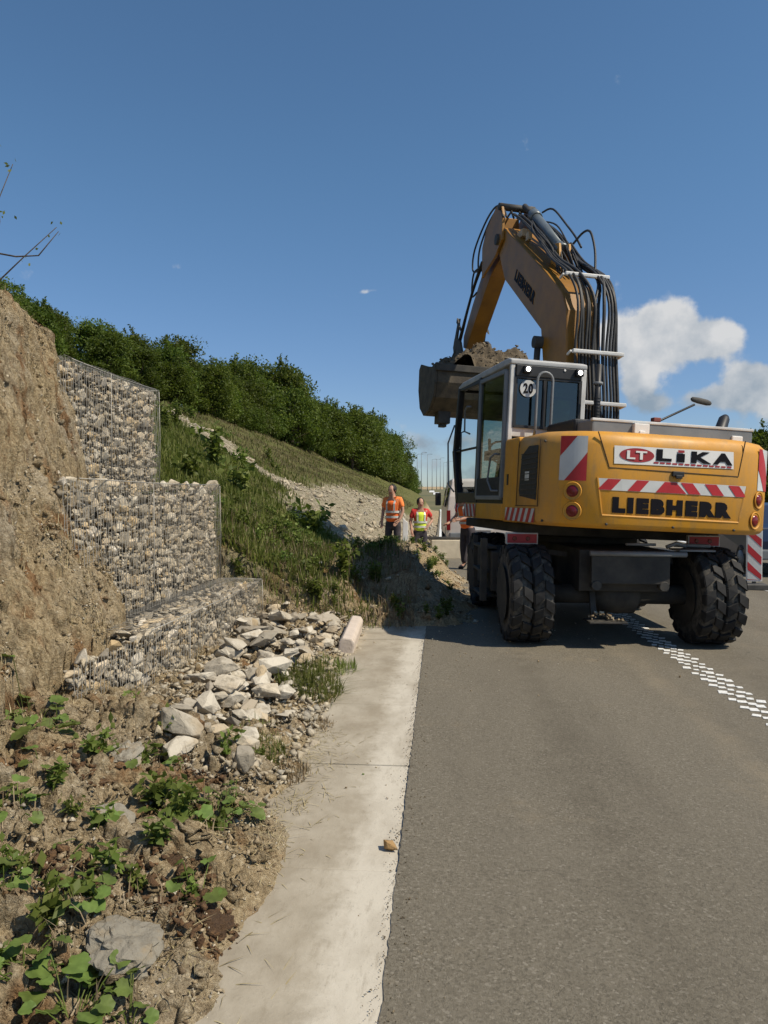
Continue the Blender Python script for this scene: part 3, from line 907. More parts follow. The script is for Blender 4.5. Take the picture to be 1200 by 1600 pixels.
special = [(-1.72, 7.85, .44, 'largest limestone slab at the top of the rubble by the gabion corner', .55),
           (-1.30, 8.05, .34, 'big limestone chunk at the back of the rubble left of the white kerb piece', .8),
           (-1.38, 5.95, .30, 'squarish grey limestone block in the middle of the rubble', .9),
           (-1.75, 6.05, .30, 'slanted limestone slab leaning against the low gabion', .6),
           (-1.72, 5.25, .34, 'wide flat limestone slab in the lower rubble', .55),
           (-1.12, 6.9, .27, 'pale wedge of limestone at the roadside edge of the rubble', .6),
           (-1.30, 5.2, .21, 'small dark grey stone with a flat face in the lower rubble', .8),
           (-1.40, 4.72, .22, 'pale rounded stone at the foot of the rubble', .8)]
for i, (x, y, s_, lb, fl) in enumerate(special):
    rock('rubble_rock', x, y, s_, RB[i % len(RB)], lb, flat=fl)
pts = rubble_xy(285)
pts.sort(key=lambda p: -p[1])
for (x, y) in pts:
    s_ = min(.30, random.lognormvariate(math.log(.135), .40))
    near = sum(1 for a in occupied if math.hypot(a[0] - x, a[1] - y) < .5 * (a[2] + s_) * .75)
    zone = 0 if y > 7.0 else 1 if y > 5.4 else 2
    rock('rubble_stone', x, y, s_, random.choice(RB), ['broken limestone piece at the far end of the rubble by the kerb stone', 'broken limestone piece in the middle of the rubble left of the grass tuft', 'broken limestone piece at the near end of the rubble above the leafy plants'][zone], 'rock', ['rubble by the kerb stone', 'rubble beside the grass tuft', 'rubble above the leafy plants'][zone], flat=random.uniform(.45, .85), lift=min(.07, .016 * near))
rock('rubble_rock', -.98, 3.62, .15, RB[3], 'tall pale stone standing among the leaves at the gutter edge', flat=1.3)
rock('rubble_rock', -.76, 4.42, .14, RB[5], 'tan stone lying on the gutter edge by dry grass', flat=.7)
o = rock('loose_stone', -.215, 3.11, .075, rock_mesh('loose_stone', 77, stone_mat('tan_stone', [(0, (.40, .25, .11)), (1, (.46, .30, .14))], fscale=30), 1.2, .9, .75, 14, .02, .05), 'small tan stone lying on the white gutter edge by the asphalt', 'rock')
o.location.z = .013
def clod_mesh(seed, mat, flat=.7):
    bm = bmesh.new(); bmesh.ops.create_icosphere(bm, subdivisions=4, radius=.5)
    co = np.array([v.co[:] for v in bm.verts])
    o_ = seed * 3.7
    d = fbm(co[:, 0] + o_, co[:, 1] + co[:, 2] * 1.7, 2.2, 3, seed) * .55 + fbm(co[:, 1] + o_, co[:, 2] - co[:, 0], 6.0, 4, seed + 5) * .34 + (np.abs(fbm(co[:, 2] + o_, co[:, 0] + co[:, 1], 13.0, 3, seed + 9)) - .1) * .14
    for v, q in zip(bm.verts, d): v.co = v.co * (1 + q)
    for v in bm.verts: v.co.z *= flat
    me = bpy.data.meshes.new('soil_clod'); bm.to_mesh(me); bm.free(); me.materials.append(mat); return me
# grey crust slabs in the earth foreground
for (x, y, s_, fl, lb) in [(-.94, 2.12, .19, .7, 'grey crusted lump of soil at the bottom of the bank'), (-1.36, 2.86, .20, .8, 'pale grey crusted clod among the leaves at left'),
                           (-1.50, 3.35, .18, .8, 'grey stony clod high in the leafy bank')]:
    rock('soil_clod', x, y, s_, clod_mesh(int(s_ * 100), M['graycrust']), lb, 'clod', flat=fl, sink=1.0)
for (x, y, s_, lb) in [(-1.22, 3.52, .24, 'rust brown clod between leafy plants'), (-.80, 2.44, .16, 'dark brown clod near the gutter at the bottom'), (-1.02, 2.72, .15, 'brown clod in the hollow above the grey lump')]:
    rock('soil_clod', x, y, s_, clod_mesh(int(s_ * 200 + y * 10), M['redclod'], .9), lb, 'clod', flat=.7, sink=1.9)
# leaning piece of white kerb
kb = MB(); kb.prism([(-.075, 0), (.075, 0), (.075, .13), (.045, .17), (-.045, .17), (-.075, .13)], 'y', -.52, .52)
ko = kb.build('kerb_stone', M['kerb'], None, (-.935, 7.55, -.01), (.05, .12, .03), bevel=.015)
tag(ko, 'pinkish white kerb stone lying loose at the end of the gutter', 'kerb stone')

# gravel and crumbs (uncountable)
n = 26000
x = rng.uniform(-4.0, -.5, n); y = 1.6 + 7.0 * rng.random(n) ** 1.7
k = T(x, y, False) > -.02
x, y = x[k], y[k]
sc = np.clip(np.exp(rng.normal(math.log(.013), .55, len(x))), .005, .06)
x2 = -2.0 - 1.6 * rng.random(15000); y2 = 2.2 + 4.6 * rng.random(15000) ** .9
x = np.concatenate([x, x2]); y = np.concatenate([y, y2])
sc = np.concatenate([sc, np.clip(np.exp(rng.normal(math.log(.014), .5, len(x2))), .005, .05)])
xc = np.concatenate([-2.0 - 1.5 * rng.random(2600), rng.uniform(-2.2, -.7, 1500)]); yc = np.concatenate([2.2 + 4.4 * rng.random(2600), 1.8 + 2.6 * rng.random(1500)])
kc = T(xc, yc, False) > .02; xc, yc = xc[kc], yc[kc]
sk = np.clip(np.exp(rng.normal(math.log(.042), .45, len(xc))), .015, .12)
scatter('bank_clods', PEB, np.stack([xc, yc, T(xc, yc) + sk * .05], -1), sk, M['earth'], label='half buried clods all over the bank')
for (xa, ya, ra) in ((-1.24, 3.46, .20), (-1.0, 2.62, .16), (-.82, 2.42, .14), (-1.55, 3.15, .12), (-1.28, 2.5, .13)):
    nn = 170; aa = rng.uniform(0, 6.28, nn); qq = ra * np.sqrt(rng.random(nn))
    xq = xa + qq * np.cos(aa); yq = ya + qq * np.sin(aa); sq = np.clip(np.exp(rng.normal(math.log(.028), .45, nn)), .01, .07)
    scatter('brown_soil', PEB, np.stack([xq, yq, T(xq, yq) + sq * .3], -1), sq, M['redclod'], label='loose rust brown soil crumbs in the bank')
scatter('bank_crumbs', PEB, np.stack([x, y, T(x, y) + sc * .15], -1), sc, M['gravel'], label='crumbs of earth and gravel over the bank')
n = 6500
x = rng.uniform(-2.05, -.8, n); y = rng.uniform(3.5, 8.4, n); kx = x > np.interp(y, [3.5, 4.3, 5.0], [-1.4, -1.75, -2.1]); x, y = x[kx], y[kx]; n = len(x)
sc = np.clip(np.exp(rng.normal(math.log(.042), .42, n)), .012, .10)
scatter('rubble_chips', PEB, np.stack([x, y, T(x, y) + sc * .3], -1), sc, M['scree'], label='pale stone chips between the rubble')
n = 520
x = -.9 + .72 * rng.random(n) ** 2.2; y = 1.9 + 6 * rng.random(n)
k = rng.random(n) < np.clip(.25 + fbm(x, y, 2.0, 2, 5), .05, 1)
x, y = x[k], y[k]
sc = np.clip(np.exp(rng.normal(math.log(.0085), .45, len(x))), .004, .03)
scatter('gutter_debris', PEB, np.stack([x, y, np.full(len(x), -.008) + sc * .2], -1), sc, M['gravel'], label='dirt crumbs strewn over the gutter')
n = 1500
x = -.18 + np.abs(rng.normal(0, .06, n)) * rng.choice([1, -.35], n); y = rng.uniform(1.9, 8, n); sc = np.clip(np.exp(rng.normal(math.log(.0065), .35, n)), .003, .018)
scatter('asphalt_edge_grit', PEB, np.stack([x, y, crossfall(x) + sc * .2], -1), sc, M['darkgravel'], label='grit along the ragged asphalt edge')
n = 900
x = np.abs(rng.normal(0, 1.0, n)) - .1; y = rng.uniform(5.5, 14, n); k = (x < 4) & (rng.random(n) < .25 + .75 * (y > 7.6))
x, y = x[k], y[k]; sc = np.clip(np.exp(rng.normal(math.log(.012), .5, len(x))), .004, .05)
scatter('spilled_soil', PEB, np.stack([x, y, crossfall(x) + sc * .25], -1), sc, M['gravel'], label='crumbs of soil spilled on the asphalt round the machine')
n = 9000
x = rng.uniform(-11, .2, n); y = rng.uniform(12, 40, n)
k = rng.random(n) < scree_mask(x, y)
x, y = x[k], y[k]
sc = np.clip(np.exp(rng.normal(math.log(.10), .5, len(x))), .03, .35)
scatter('hillside_scree', PEB, np.stack([x, y, T(x, y) + sc * .1], -1), sc, M['scree'], label='pale broken stones of the bare track on the hillside')
n = 2600
x = rng.uniform(-1.8, .45, n); y = rng.uniform(8.2, 14.6, n)
sc = np.clip(np.exp(rng.normal(math.log(.035), .5, n)), .01, .14)
z = T(x, y); k = z > -.03
scatter('spoil_clods', PEB, np.stack([x, y, z + sc * .2], -1)[k], sc[k], M['gravel'], label='clods and stones of the spoil heap beside the machine')

# ---------------------------------------------------------------- the wheeled excavator
EX = empty('excavator', (1.70, 9.13, -.028))
tag(EX, 'yellow wheeled excavator lifting a full bucket beside the bank', 'excavator')
UP = (0, .05, .246); UPL = (0, 0, .028); CH = (0, .016, .09)
def upper(mb, name, mat, bevel=0.0, seg=2):
    return mb.build(name, mat, EX, UPL, UP, bevel, seg)
def sub(mb, name, mat, parent, bevel=0.0, seg=2):
    return mb.build(name, mat, parent, (0, 0, 0), (0, 0, 0), bevel, seg)
def yr(x):
    return -1.95 + .44 * min(1, abs(x) / 1.24) ** 5
def text_mesh(body, size=1.0, offset=0.0, extrude=0.0):
    cu = bpy.data.curves.new('text', 'FONT')
    cu.body = body; cu.size = size; cu.offset = offset; cu.extrude = extrude
    cu.resolution_u = 3
    cu.space_character = 1.0 + offset * 4
    o = bpy.data.objects.new('text', cu); C.objects.link(o)
    dg = bpy.context.evaluated_depsgraph_get()
    dg.update()
    me = bpy.data.meshes.new_from_object(o.evaluated_get(dg))
    bpy.data.objects.remove(o)
    me.materials.clear()
    return me
def fit_text(body, x0, x1, z0, z1, mapper, mat, parent, name, offset=.02, shift=.004, loc=None, rot=None):
    me = text_mesh(body, 1.0, offset, .004)
    co = np.array([v.co[:] for v in me.vertices])
    lo, hi = co.min(0), co.max(0)
    for v in me.vertices:
        a = (v.co.x - lo[0]) / (hi[0] - lo[0]); b = (v.co.y - lo[1]) / (hi[1] - lo[1])
        v.co = mapper(x0 + (x1 - x0) * a, z0 + (z1 - z0) * b, shift + v.co.z)
    me.name = name
    return mobj(name, me, parent, mat=mat)
def rear_map(x, z, off):
    return (x, yr(x) - off, z)
def patch(mb, quads, mapper, off, nx=4):
    """flat decal pieces that follow a mapped surface; each quad is 4 (x,z) corners bl,br,tr,tl"""
    for bl, br, tr, tl in quads:
        vs = []
        for j in range(2):
            for i in range(nx + 1):
                t = i / nx
                a = (bl[0] + (br[0] - bl[0]) * t, bl[1] + (br[1] - bl[1]) * t)
                b = (tl[0] + (tr[0] - tl[0]) * t, tl[1] + (tr[1] - tl[1]) * t)
                q = a if j == 0 else b
                vs.append(mapper(q[0], q[1], off))
        mb.add(vs, [(i, i + 1, nx + 2 + i, nx + 1 + i) for i in range(nx)])
    return mb
def clip_poly(poly, x0, x1):
    def cl(P, inside, inter):
        out = []
        for i in range(len(P)):
            a, b = P[i - 1], P[i]
            if inside(b):
                if not inside(a): out.append(inter(a, b))
                out.append(b)
            elif inside(a): out.append(inter(a, b))
        return out
    def ix(x):
        return lambda a, b: (x, a[1] + (b[1] - a[1]) * (x - a[0]) / (b[0] - a[0]))
    poly = cl(poly, lambda p: p[0] >= x0, ix(x0))
    if len(poly) >= 3: poly = cl(poly, lambda p: p[0] <= x1, ix(x1))
    return poly
def stripes(x0, x1, z0, z1, mapper, parent, pitch, slope, sign, name='warning_stripes', off=.005, phase=0., dim=(M['red'], M['reflex_white'])):
    base = patch(MB(), [((x0, z0), (x1, z0), (x1, z1), (x0, z1))], mapper, off, 8)
    p = base.build(name, dim[1], parent)
    h = z1 - z0
    for k in range(-12, 24):
        mb = MB()
        a = x0 + (k + phase) * pitch
        sl = sign * slope * h
        poly = [(a, z0), (a + pitch / 2, z0), (a + pitch / 2 + sl, z1), (a + sl, z1)]
        for xa, xb in zip(np.linspace(x0, x1, 9)[:-1], np.linspace(x0, x1, 9)[1:]):
            pq = clip_poly(poly, xa, xb)
            if len(pq) >= 3:
                mb.add([mapper(u, v, off + .003) for u, v in pq], [tuple(range(len(pq)))])
        if mb.v: mb.build('red_stripe', dim[0], p)
    return p

# counterweight and engine body
outline = [(-1.24, -.90)] + [(x, yr(x)) for x in np.linspace(-1.24, 1.24, 45)] + [(1.24, -.90)]
rings = [(1.155, .055), (1.175, .02), (1.21, 0), (1.95, 0), (2.02, .014), (2.065, .05), (2.088, .12)]
vs = []
for z, ins in rings:
    for (x, y) in outline:
        vs.append((x * (1 - ins / 1.24), y + ins * (1 if y < -.91 else 0), z))
no = len(outline); fs = []
for i in range(len(rings) - 1):
    for k in range(no - 1):
        fs.append((i * no + k, i * no + k + 1, (i + 1) * no + k + 1, (i + 1) * no + k))
    fs.append((i * no + no - 1, i * no, (i + 1) * no, (i + 1) * no + no - 1))
mb = MB(); mb.add(vs, fs, True)
mb.add(vs[:no], [tuple(range(no))[::-1]]); mb.add(vs[-no:], [tuple(range(no))])
cw = upper(mb, 'counterweight', M['yellow'])
# seams and raised panel lines on the rear
def poly_tube(mb, pts, r, off):
    P = []
    for (a, b) in zip(pts[:-1], pts[1:]):
        for t in np.linspace(0, 1, 9)[:-1]:
            P.append(rear_map(a[0] + (b[0] - a[0]) * t, a[1] + (b[1] - a[1]) * t, off))
    P.append(rear_map(*pts[-1], off))
    mb.tube(P, r, 5, True, False)
mb = MB(); poly_tube(mb, [(-.815, 2.07), (-.70, 1.735), (.635, 1.72), (.70, 2.07)], .006, 0.0); sub(mb, 'hatch_seam', M['seam'], cw)
mb = MB(); poly_tube(mb, [(-.80, 1.64), (-.745, 1.285), (.665, 1.275), (.74, 1.63)], .011, -.002); sub(mb, 'panel_ridge', M['yellow'], cw)
mb = MB(); patch(mb, [((-.66, 1.775), (.575, 1.79), (.565, 1.955), (-.665, 1.945))], rear_map, .006, 12); np_ = sub(mb, 'company_plate', M['signwhite'], cw)
mb = MB(); ring_ = [(-.44 + .172 * math.cos(t), 1.865 + .066 * math.sin(t)) for t in np.linspace(0, 6.283, 40)[:-1]]
mb.add([rear_map(a, b, .009) for a, b in ring_], [tuple(range(39))]); sub(mb, 'red_oval', M['lika_red'], np_)
fit_text('LT', -.545, -.345, 1.825, 1.905, rear_map, M['signwhite'], np_, 'lettering', .03, .011)
for ch_, xa, xb, zt_ in (('L', -.245, -.09, 1.935), ('I', -.035, .045, 1.905), ('K', .115, .325, 1.935), ('A', .345, .555, 1.935)):
    fit_text(ch_, xa, xb, 1.825, zt_, rear_map, M['letter_black'], np_, 'lettering', .05, .009)
mb = MB(); mb.add([rear_map(a, b, .014) for a, b in [(-.028, 1.914), (.038, 1.914), (.038, 1.938), (-.028, 1.938)]], [(0, 1, 2, 3)]); sub(mb, 'red_dot', M['lika_red'], np_)
mb = MB()
for k in range(13):
    a = -.27 + k * .064
    patch(mb, [((a, 1.797), (a + .05, 1.797), (a + .05, 1.812), (a, 1.812))], rear_map, .009, 1)
sub(mb, 'small_print', M['lika_red'], np_)
mb = MB(); mb.box(-.075, .045, -1.975, -1.94, 1.685, 1.735); mb.box(-.05, .02, -1.99, -1.97, 1.665, 1.70); sub(mb, 'hatch_latch', M['black'], cw, .008)
fit_text('LIEBHERR', -.655, .575, 1.312, 1.462, rear_map, M['letter_black'], cw, 'maker_lettering', .085, .004)
# warning band: stripes slope towards a centre triangle
bnd = patch(MB(), [((-.785, 1.522), (.725, 1.522), (.735, 1.632), (-.80, 1.632))], rear_map, .005, 14).build('warning_band', M['reflex_white'], cw)
mb = MB()
for s_, lst in ((1, [-.80, -.52, -.235]), (-1, [.74, .485, .235])):
    for k in lst:
        w0 = .125 * (1 if s_ > 0 else -1)
        if s_ > 0:
            poly = [(k, 1.525), (k + w0, 1.525), (k + w0 + .09, 1.629), (k + .09, 1.629)]
        else:
            poly = [(k + w0, 1.525), (k, 1.525), (k - .09, 1.629), (k + w0 - .09, 1.629)]
        mb = MB()
        for xa, xb in zip(np.linspace(-.79, .73, 13)[:-1], np.linspace(-.79, .73, 13)[1:]):
            pq = clip_poly(poly, xa, xb)
            if len(pq) > 2: mb.add([rear_map(a, b, .009) for a, b in pq], [tuple(range(len(pq)))])
        sub(mb, 'red_stripe', M['red'], bnd)
mb = MB()
mb.add([rear_map(a, b, .008) for a, b in [(-.14, 1.525), (.085, 1.525), (-.027, 1.629)]], [(0, 1, 2)])
sub(mb, 'red_stripe', M['red'], bnd)
stripes(-1.105, -.90, 1.60, 2.025, rear_map, cw, .36, .62, 1, 'warning_panel', phase=.1)
stripes(.90, 1.135, 1.60, 2.01, rear_map, cw, .36, .62, -1, 'warning_panel', phase=.35)
for (x, z) in [(-1.0, 1.50), (-.995, 1.31), (.93, 1.505), (.885, 1.30)]:
    y = yr(x)
    nx_ = Vector((x, 0, 0))
    slope = (yr(x + .01) - yr(x - .01)) / .02
    ang = math.atan(slope)
    mb = MB(); mb.lathe([(-.006, .090), (-.016, .084), (-.010, .074), (.012, .070), (.03, .07)], 'y', 26)
    o = mb.build('lamp_recess', M['yellow'], cw, (x, y, z), (0, 0, ang))
    mb = MB(); mb.lathe([(-.020, .001), (-.018, .030), (-.012, .056), (.01, .060)], 'y', 22)
    l = mb.build('tail_lamp', M['lamp_red'], cw, (x, y, z), (0, 0, ang))
# left flank: grille door, stripes, seams
def flank(u, v, off):
    return (-1.24 - off, u, v)
def flankr(u, v, off):
    return (-1.24 - off, -u, v)
mb = MB(); mb.add([flank(a, b, .006) for a, b in [(-1.50, 1.40), (-1.50, 1.945), (-1.24, 1.95), (-1.04, 1.86), (-1.0, 1.50), (-1.03, 1.44)]], [tuple(range(6))])
gr = sub(mb, 'side_grille', M['grille'], cw)
mb = MB()
for a_, b_ in (((-1.53, 1.34), (-1.53, 2.0)), ((-1.53, 1.34), (-.90, 1.34)), ((-.93, 1.34), (-.93, 2.03))): mb.tube([flank(a_[0], a_[1], 0), flank(b_[0], b_[1], 0)], .005, 4, True, False)
sub(mb, 'door_seam', M['seam'], cw)
for a_, b_ in ((-1.20, 1.20), (-1.205, 1.98), (1.12, 1.22), (-.70, 1.20), (.62, 1.20), (-.03, 1.20)):
    mb = MB(); mb.lathe([(-.008, .001), (-.006, .012), (.004, .014)], 'y', 8); mb.build('bolt', M['dark_steel'], cw, (a_, yr(a_), b_))
mb = MB()
for k in range(9):
    z = 1.46 + k * .052
    mb.beam(flank(-1.48, z, .012), flank(-1.05, z - .004, .012), .006, .010)
sub(mb, 'grille_slat', M['dark_steel'], gr)
mb = MB(); mb.add([flank(a, b, .014) for a, b in [(-1.30, 1.60), (-1.18, 1.60), (-1.18, 1.69), (-1.30, 1.69)]], [(0, 1, 2, 3)])
sub(mb, 'small_label', M['reflex_white'], gr)
mb = MB(); mb.box(-1.24, -.25, -.899, -.465, 1.155, 2.075); bd = upper(mb, 'engine_side_cover', M['yellow'], .035, 3)
mb = MB(); mb.box(-1.248, -1.236, -.64, -.60, 1.56, 1.68); sub(mb, 'door_latch', M['black'], bd)
mb = MB(); mb.box(.42, 1.23, -.899, 1.35, 1.155, 2.02); upper(mb, 'tank_cover', M['yellow'], .05, 3)
mb = MB(); mb.box(-1.10, 1.10, -1.0, 1.45, 1.04, 1.152); upper(mb, 'turntable_frame', M['chassis'], .02)
mb = MB(); mb.box(-1.255, -1.15, -.499, 1.02, 1.165, 1.355); sk = upper(mb, 'side_skirt', M['yellow'], .015)
def skirtmap(u, v, off):
    return (-1.256 - off, -u, v)
stripes(-1.0, -.50, 1.18, 1.34, skirtmap, sk, .155, .55, -1, 'skirt_stripes')
stripes(.60, 1.48, 1.175, 1.315, lambda u, v, o_: (-1.241 - o_, -u, v), cw, .16, .55, 1, 'skirt_stripes')
# hood
mb = MB(); mb.box(-.76, .98, -1.64, -.52, 2.075, 2.225); hd = upper(mb, 'engine_hood', M['silver'], .02)
mb = MB(); mb.box(-.765, .985, -1.648, -1.60, 2.205, 2.232); sub(mb, 'hood_edge', M['white_paint'], hd, .006)
mb = MB(); mb.box(-.34, -.18, -1.69, -1.635, 2.10, 2.20); mb.box(-.29, -.23, -1.70, -1.66, 2.09, 2.13); sub(mb, 'hood_bracket', M['signwhite'], hd, .008)
mb = MB(); mb.box(.74, .86, -1.66, -1.58, 2.09, 2.15); sub(mb, 'filler_cap', M['signwhite'], hd, .012)
mb = MB(); mb.tube([(.62, -1.55, 2.10), (.70, -1.50, 2.18), (.80, -1.42, 2.34), (.83, -1.40, 2.37)], [.055, .062, .055, .035], 12); upper(mb, 'intake_hood', M['black'])
mb = MB(); mb.box(-.80, -.30, -1.30, -.56, 2.08, 2.26); upper(mb, 'filter_housing', M['black'], .04, 3)
# exhaust
mb = MB(); mb.tube([(-.24, -.62, 2.05), (-.24, -.62, 2.97)], .036, 12)
for k in range(12): mb.lathe([(2.20 + k * .035, .036), (2.206 + k * .035, .043), (2.212 + k * .035, .036)], 'z', 10, (-.24, -.62, 0))
ep = upper(mb, 'exhaust_pipe', M['black'])
mb = MB(); mb.lathe([(2.74, .037), (2.742, .054), (2.77, .054), (2.772, .037)], 'z', 12, (-.24, -.62, 0)); sub(mb, 'clamp_ring', M['grey_paint'], ep)
# mirror on its arm
mb = MB(); mb.tube([(.44, -.62, 2.40), (.56, -.60, 2.40), (.98, -.58, 2.61)], .013, 8); ma = upper(mb, 'mirror_arm', M['black'])
mb = MB(); mb.box(.44, .53, -.66, -.58, 2.37, 2.42); sub(mb, 'arm_clamp', simple('rust_red', (.25, .06, .04), None, .7), ma, .01)
mb = MB(); mb.lathe([(-.14, .012), (-.12, .034), (-.04, .044), (.08, .044), (.13, .03), (.145, .01)], 'x', 14)
mr_ = mb.build('mirror', M['dark_steel'], ma, (1.06, -.58, 2.655), (0, .12, .1)); mr_.scale = (1, .5, .8)
mb = MB(); mb.tube([(1.12, -1.3, 2.05), (1.12, -1.3, 2.24), (1.14, -1.0, 2.27), (1.2, -.4, 2.27), (1.2, -.4, 2.02)], .014, 8); mb.tube([(1.0, -1.25, 2.24), (1.12, -1.3, 2.24)], .012, 6)
upper(mb, 'hand_rail', M['grey_paint'])

# cab
x0, x1 = -1.215, -.305
mb = MB()
mb.prism([(-.46, 2.93), (-.46, 2.985), (-.36, 3.015), (1.55, 3.02), (1.74, 2.985), (1.74, 2.94)], 'x', x0 - .005, x1 + .005)
cab = upper(mb, 'cab_roof', simple('roof_grey_white', (.46, .46, .45), (.34, .335, .32), .5, 6), .02, 3)
mb = MB()
mb.beam((x0 + .03, -.425, 1.40), (x0 + .03, -.425, 2.93), .05, .05); mb.beam((x1 - .03, -.425, 1.40), (x1 - .03, -.425, 2.93), .06, .06)
mb.box(x0 + .05, x1 - .05, -.44, -.40, 2.12, 2.222)
cb = upper(mb, 'cab_rear_frame', M['white_paint'], .008)
mb = MB(); mb.box(x0 + .064, x1 - .064, -.472, -.41, 2.80, 2.928); hp = sub(mb, 'lamp_panel', M['black'], cb, .008)
mb = MB(); mb.box(x0 + .062, x1 - .062, -.448, -.424, 2.222, 2.80); mb2 = mb
frame = MB()
for a, b in [((x0 + .07, 2.235), (x1 - .07, 2.235)), ((x0 + .07, 2.79), (x1 - .07, 2.79)), ((x0 + .07, 2.23), (x0 + .07, 2.80)), ((x1 - .07, 2.23), (x1 - .07, 2.80)), ((-.80, 2.23), (-.80, 2.80))]:
    frame.beam((a[0], -.445, a[1]), (b[0], -.445, b[1]), .035, .03)
sub(frame, 'window_frame', M['black'], cb)
mb = MB(); mb.box(x0 + .08, x1 - .08, -.437, -.431, 2.24, 2.79); sub(mb, 'rear_window', M['glass_dark'], cb)
mb = MB(); mb.box(x0 + .09, -.80, -.428, -.424, 2.24, 2.79); sub(mb, 'window_blind', M['grey_paint'], cb)
for (x, z) in [(-1.03, 2.875), (-.41, 2.88)]:
    mb = MB(); mb.box(x - .045, x + .045, -.52, -.46, z - .042, z + .042); l = sub(mb, 'work_lamp', M['black'], cb, .012)
mb = MB(); mb.lathe([(-.528, .001), (-.525, .025), (-.515, .029)], 'y', 16, (-1.03, 0, 2.875)); sub(mb, 'lit_lens', M['lit'], cb)
mb = MB(); mb.lathe([(-.528, .001), (-.525, .025), (-.515, .029)], 'y', 16, (-.41, 0, 2.88)); sub(mb, 'lit_lens', M['lit'], cb)
mb = MB(); mb.lathe([(-.481, .012), (-.477, .014)], 'y', 10, (-.58, 0, 2.90)); sub(mb, 'small_lamp', M['signwhite'], cb)
mb = MB(); mb.lathe([(-.462, .096), (-.456, .096)], 'y', 32, (-1.0, 0, 2.665)); sg = sub(mb, 'speed_disc', M['reflex_white'], cb)
def cabrear(x, z, off):
    return (x, -.462 - off, z)
fit_text('20', -1.058, -.945, 2.61, 2.725, cabrear, M['letter_black'], sg, 'lettering', .03, .002)
mb = MB(); pts = [(-.92, -.50, 2.14)] + [(-.92, -.53, z) for z in np.linspace(2.2, 2.76, 4)] + [(-.83 + .09 * math.cos(t), -.53, 2.76 + .09 * math.sin(t)) for t in np.linspace(math.pi * .9, .1 * math.pi, 7)] + [(-.74, -.53, z) for z in np.linspace(2.76, 2.2, 4)] + [(-.74, -.50, 2.14)]
mb.tube(pts, .016, 8); upper(mb, 'grab_rail', M['grey_paint'])
# left side: fixed rear pane with pale frame, black pillar, door opening with pane, front pillar
fr = MB()
q = [(-.38, 1.42), (-.36, 2.86), (.60, 2.88), (.56, 1.42)]
for a, b in zip(q, q[1:] + q[:1]): fr.beam((x0 - .012, a[0], a[1]), (x0 - .012, b[0], b[1]), .045, .05)
dr = upper(fr, 'cab_door', M['silver'], .006)
mb = MB(); mb.add([(x0 - .012, a, b) for a, b in q], [(0, 1, 2, 3)]); sub(mb, 'door_glass', M['glass_dark'], dr)
mb = MB(); mb.box(x0 - .03, x0 + .0, -.36, .56, 1.42, 1.66); sub(mb, 'door_lower_panel', M['grille'], dr, .006)
mb = MB(); mb.tube([(x0 - .02, -.28, 1.92), (x0 - .075, -.26, 1.92), (x0 - .08, -.12, 1.88), (x0 - .08, -.05, 1.62), (x0 - .075, -.2, 1.50), (x0 - .02, -.3, 1.50)], .012, 7); sub(mb, 'door_handle', M['silver'], dr)
pl = MB()
pl.beam((x0 + .02, .66, 1.40), (x0 + .02, .68, 2.95), .07, .08)
for x in (x0 + .03, x1 - .03):
    pl.beam((x, 1.52, 1.36), (x, 1.84, 2.1), .09, .11); pl.beam((x, 1.84, 2.06), (x, 1.70, 2.96), .08, .09)
pl.beam((x1 - .03, .66, 1.40), (x1 - .03, .68, 2.95), .06, .08)
pl.beam((x0 + .03, 1.70, 2.94), (x1 - .03, 1.70, 2.94), .07); pl.beam((x0 + .03, 1.53, 1.42), (x1 - .03, 1.53, 1.42), .09)
pl.beam((x0 + .03, .66, 2.92), (x0 + .03, 1.70, 2.95), .06, .08); pl.beam((x0 + .03, .6, 1.42), (x0 + .03, 1.55, 1.42), .08, .14)
pl.beam((x0 + .02, .70, 2.07), (x0 + .02, 1.82, 2.07), .03, .03)
upper(pl, 'cab_front_frame', M['black'], .01)
mb = MB(); mb.box(x0, x1, -.44, 1.55, 1.355, 1.42); upper(mb, 'cab_floor', M['black'])
mb = MB(); mb.add([(x0 + .03, 1.535, 1.45), (x1 - .03, 1.535, 1.45), (x1 - .03, 1.85, 2.1), (x0 + .03, 1.85, 2.1)], [(0, 1, 2, 3)]); mb.add([(x0 + .03, 1.85, 2.1), (x1 - .03, 1.85, 2.1), (x1 - .03, 1.71, 2.93), (x0 + .03, 1.71, 2.93)], [(0, 1, 2, 3)])
upper(mb, 'windscreen', M['glass_clear'])
mb = MB(); mb.add([(x1 - .03, -.40, 1.45), (x1 - .03, 1.52, 1.45), (x1 - .03, 1.84, 2.1), (x1 - .03, 1.70, 2.93), (x1 - .03, -.40, 2.93)], [(0, 1, 2, 3, 4)]); upper(mb, 'side_window', M['glass_clear'])
# side mirror loop and rails by the door
mb = MB(); mb.tube([(x0 - .02, 1.0, 2.62), (x0 - .06, 1.05, 2.62), (x0 - .06, 1.15, 2.58), (x0 - .06, 1.12, 2.30), (x0 - .02, 1.0, 2.26)], .012, 7); upper(mb, 'door_rail', M['grey_paint'])
mb = MB(); mb.tube([(x0 - .01, 1.25, 1.60), (x0 - .05, 1.25, 1.62), (x0 - .05, 1.33, 2.3), (x0 - .01, 1.3, 2.32)], .012, 7); upper(mb, 'grab_handle', M['black'])
mb = MB(); mb.tube([(x0 - .02, 1.66, 1.5), (x0 - .07, 1.80, 1.6), (x0 - .07, 1.93, 2.2), (x0 - .02, 1.80, 2.45)], .012, 7); upper(mb, 'mirror_bracket', M['grey_paint'])
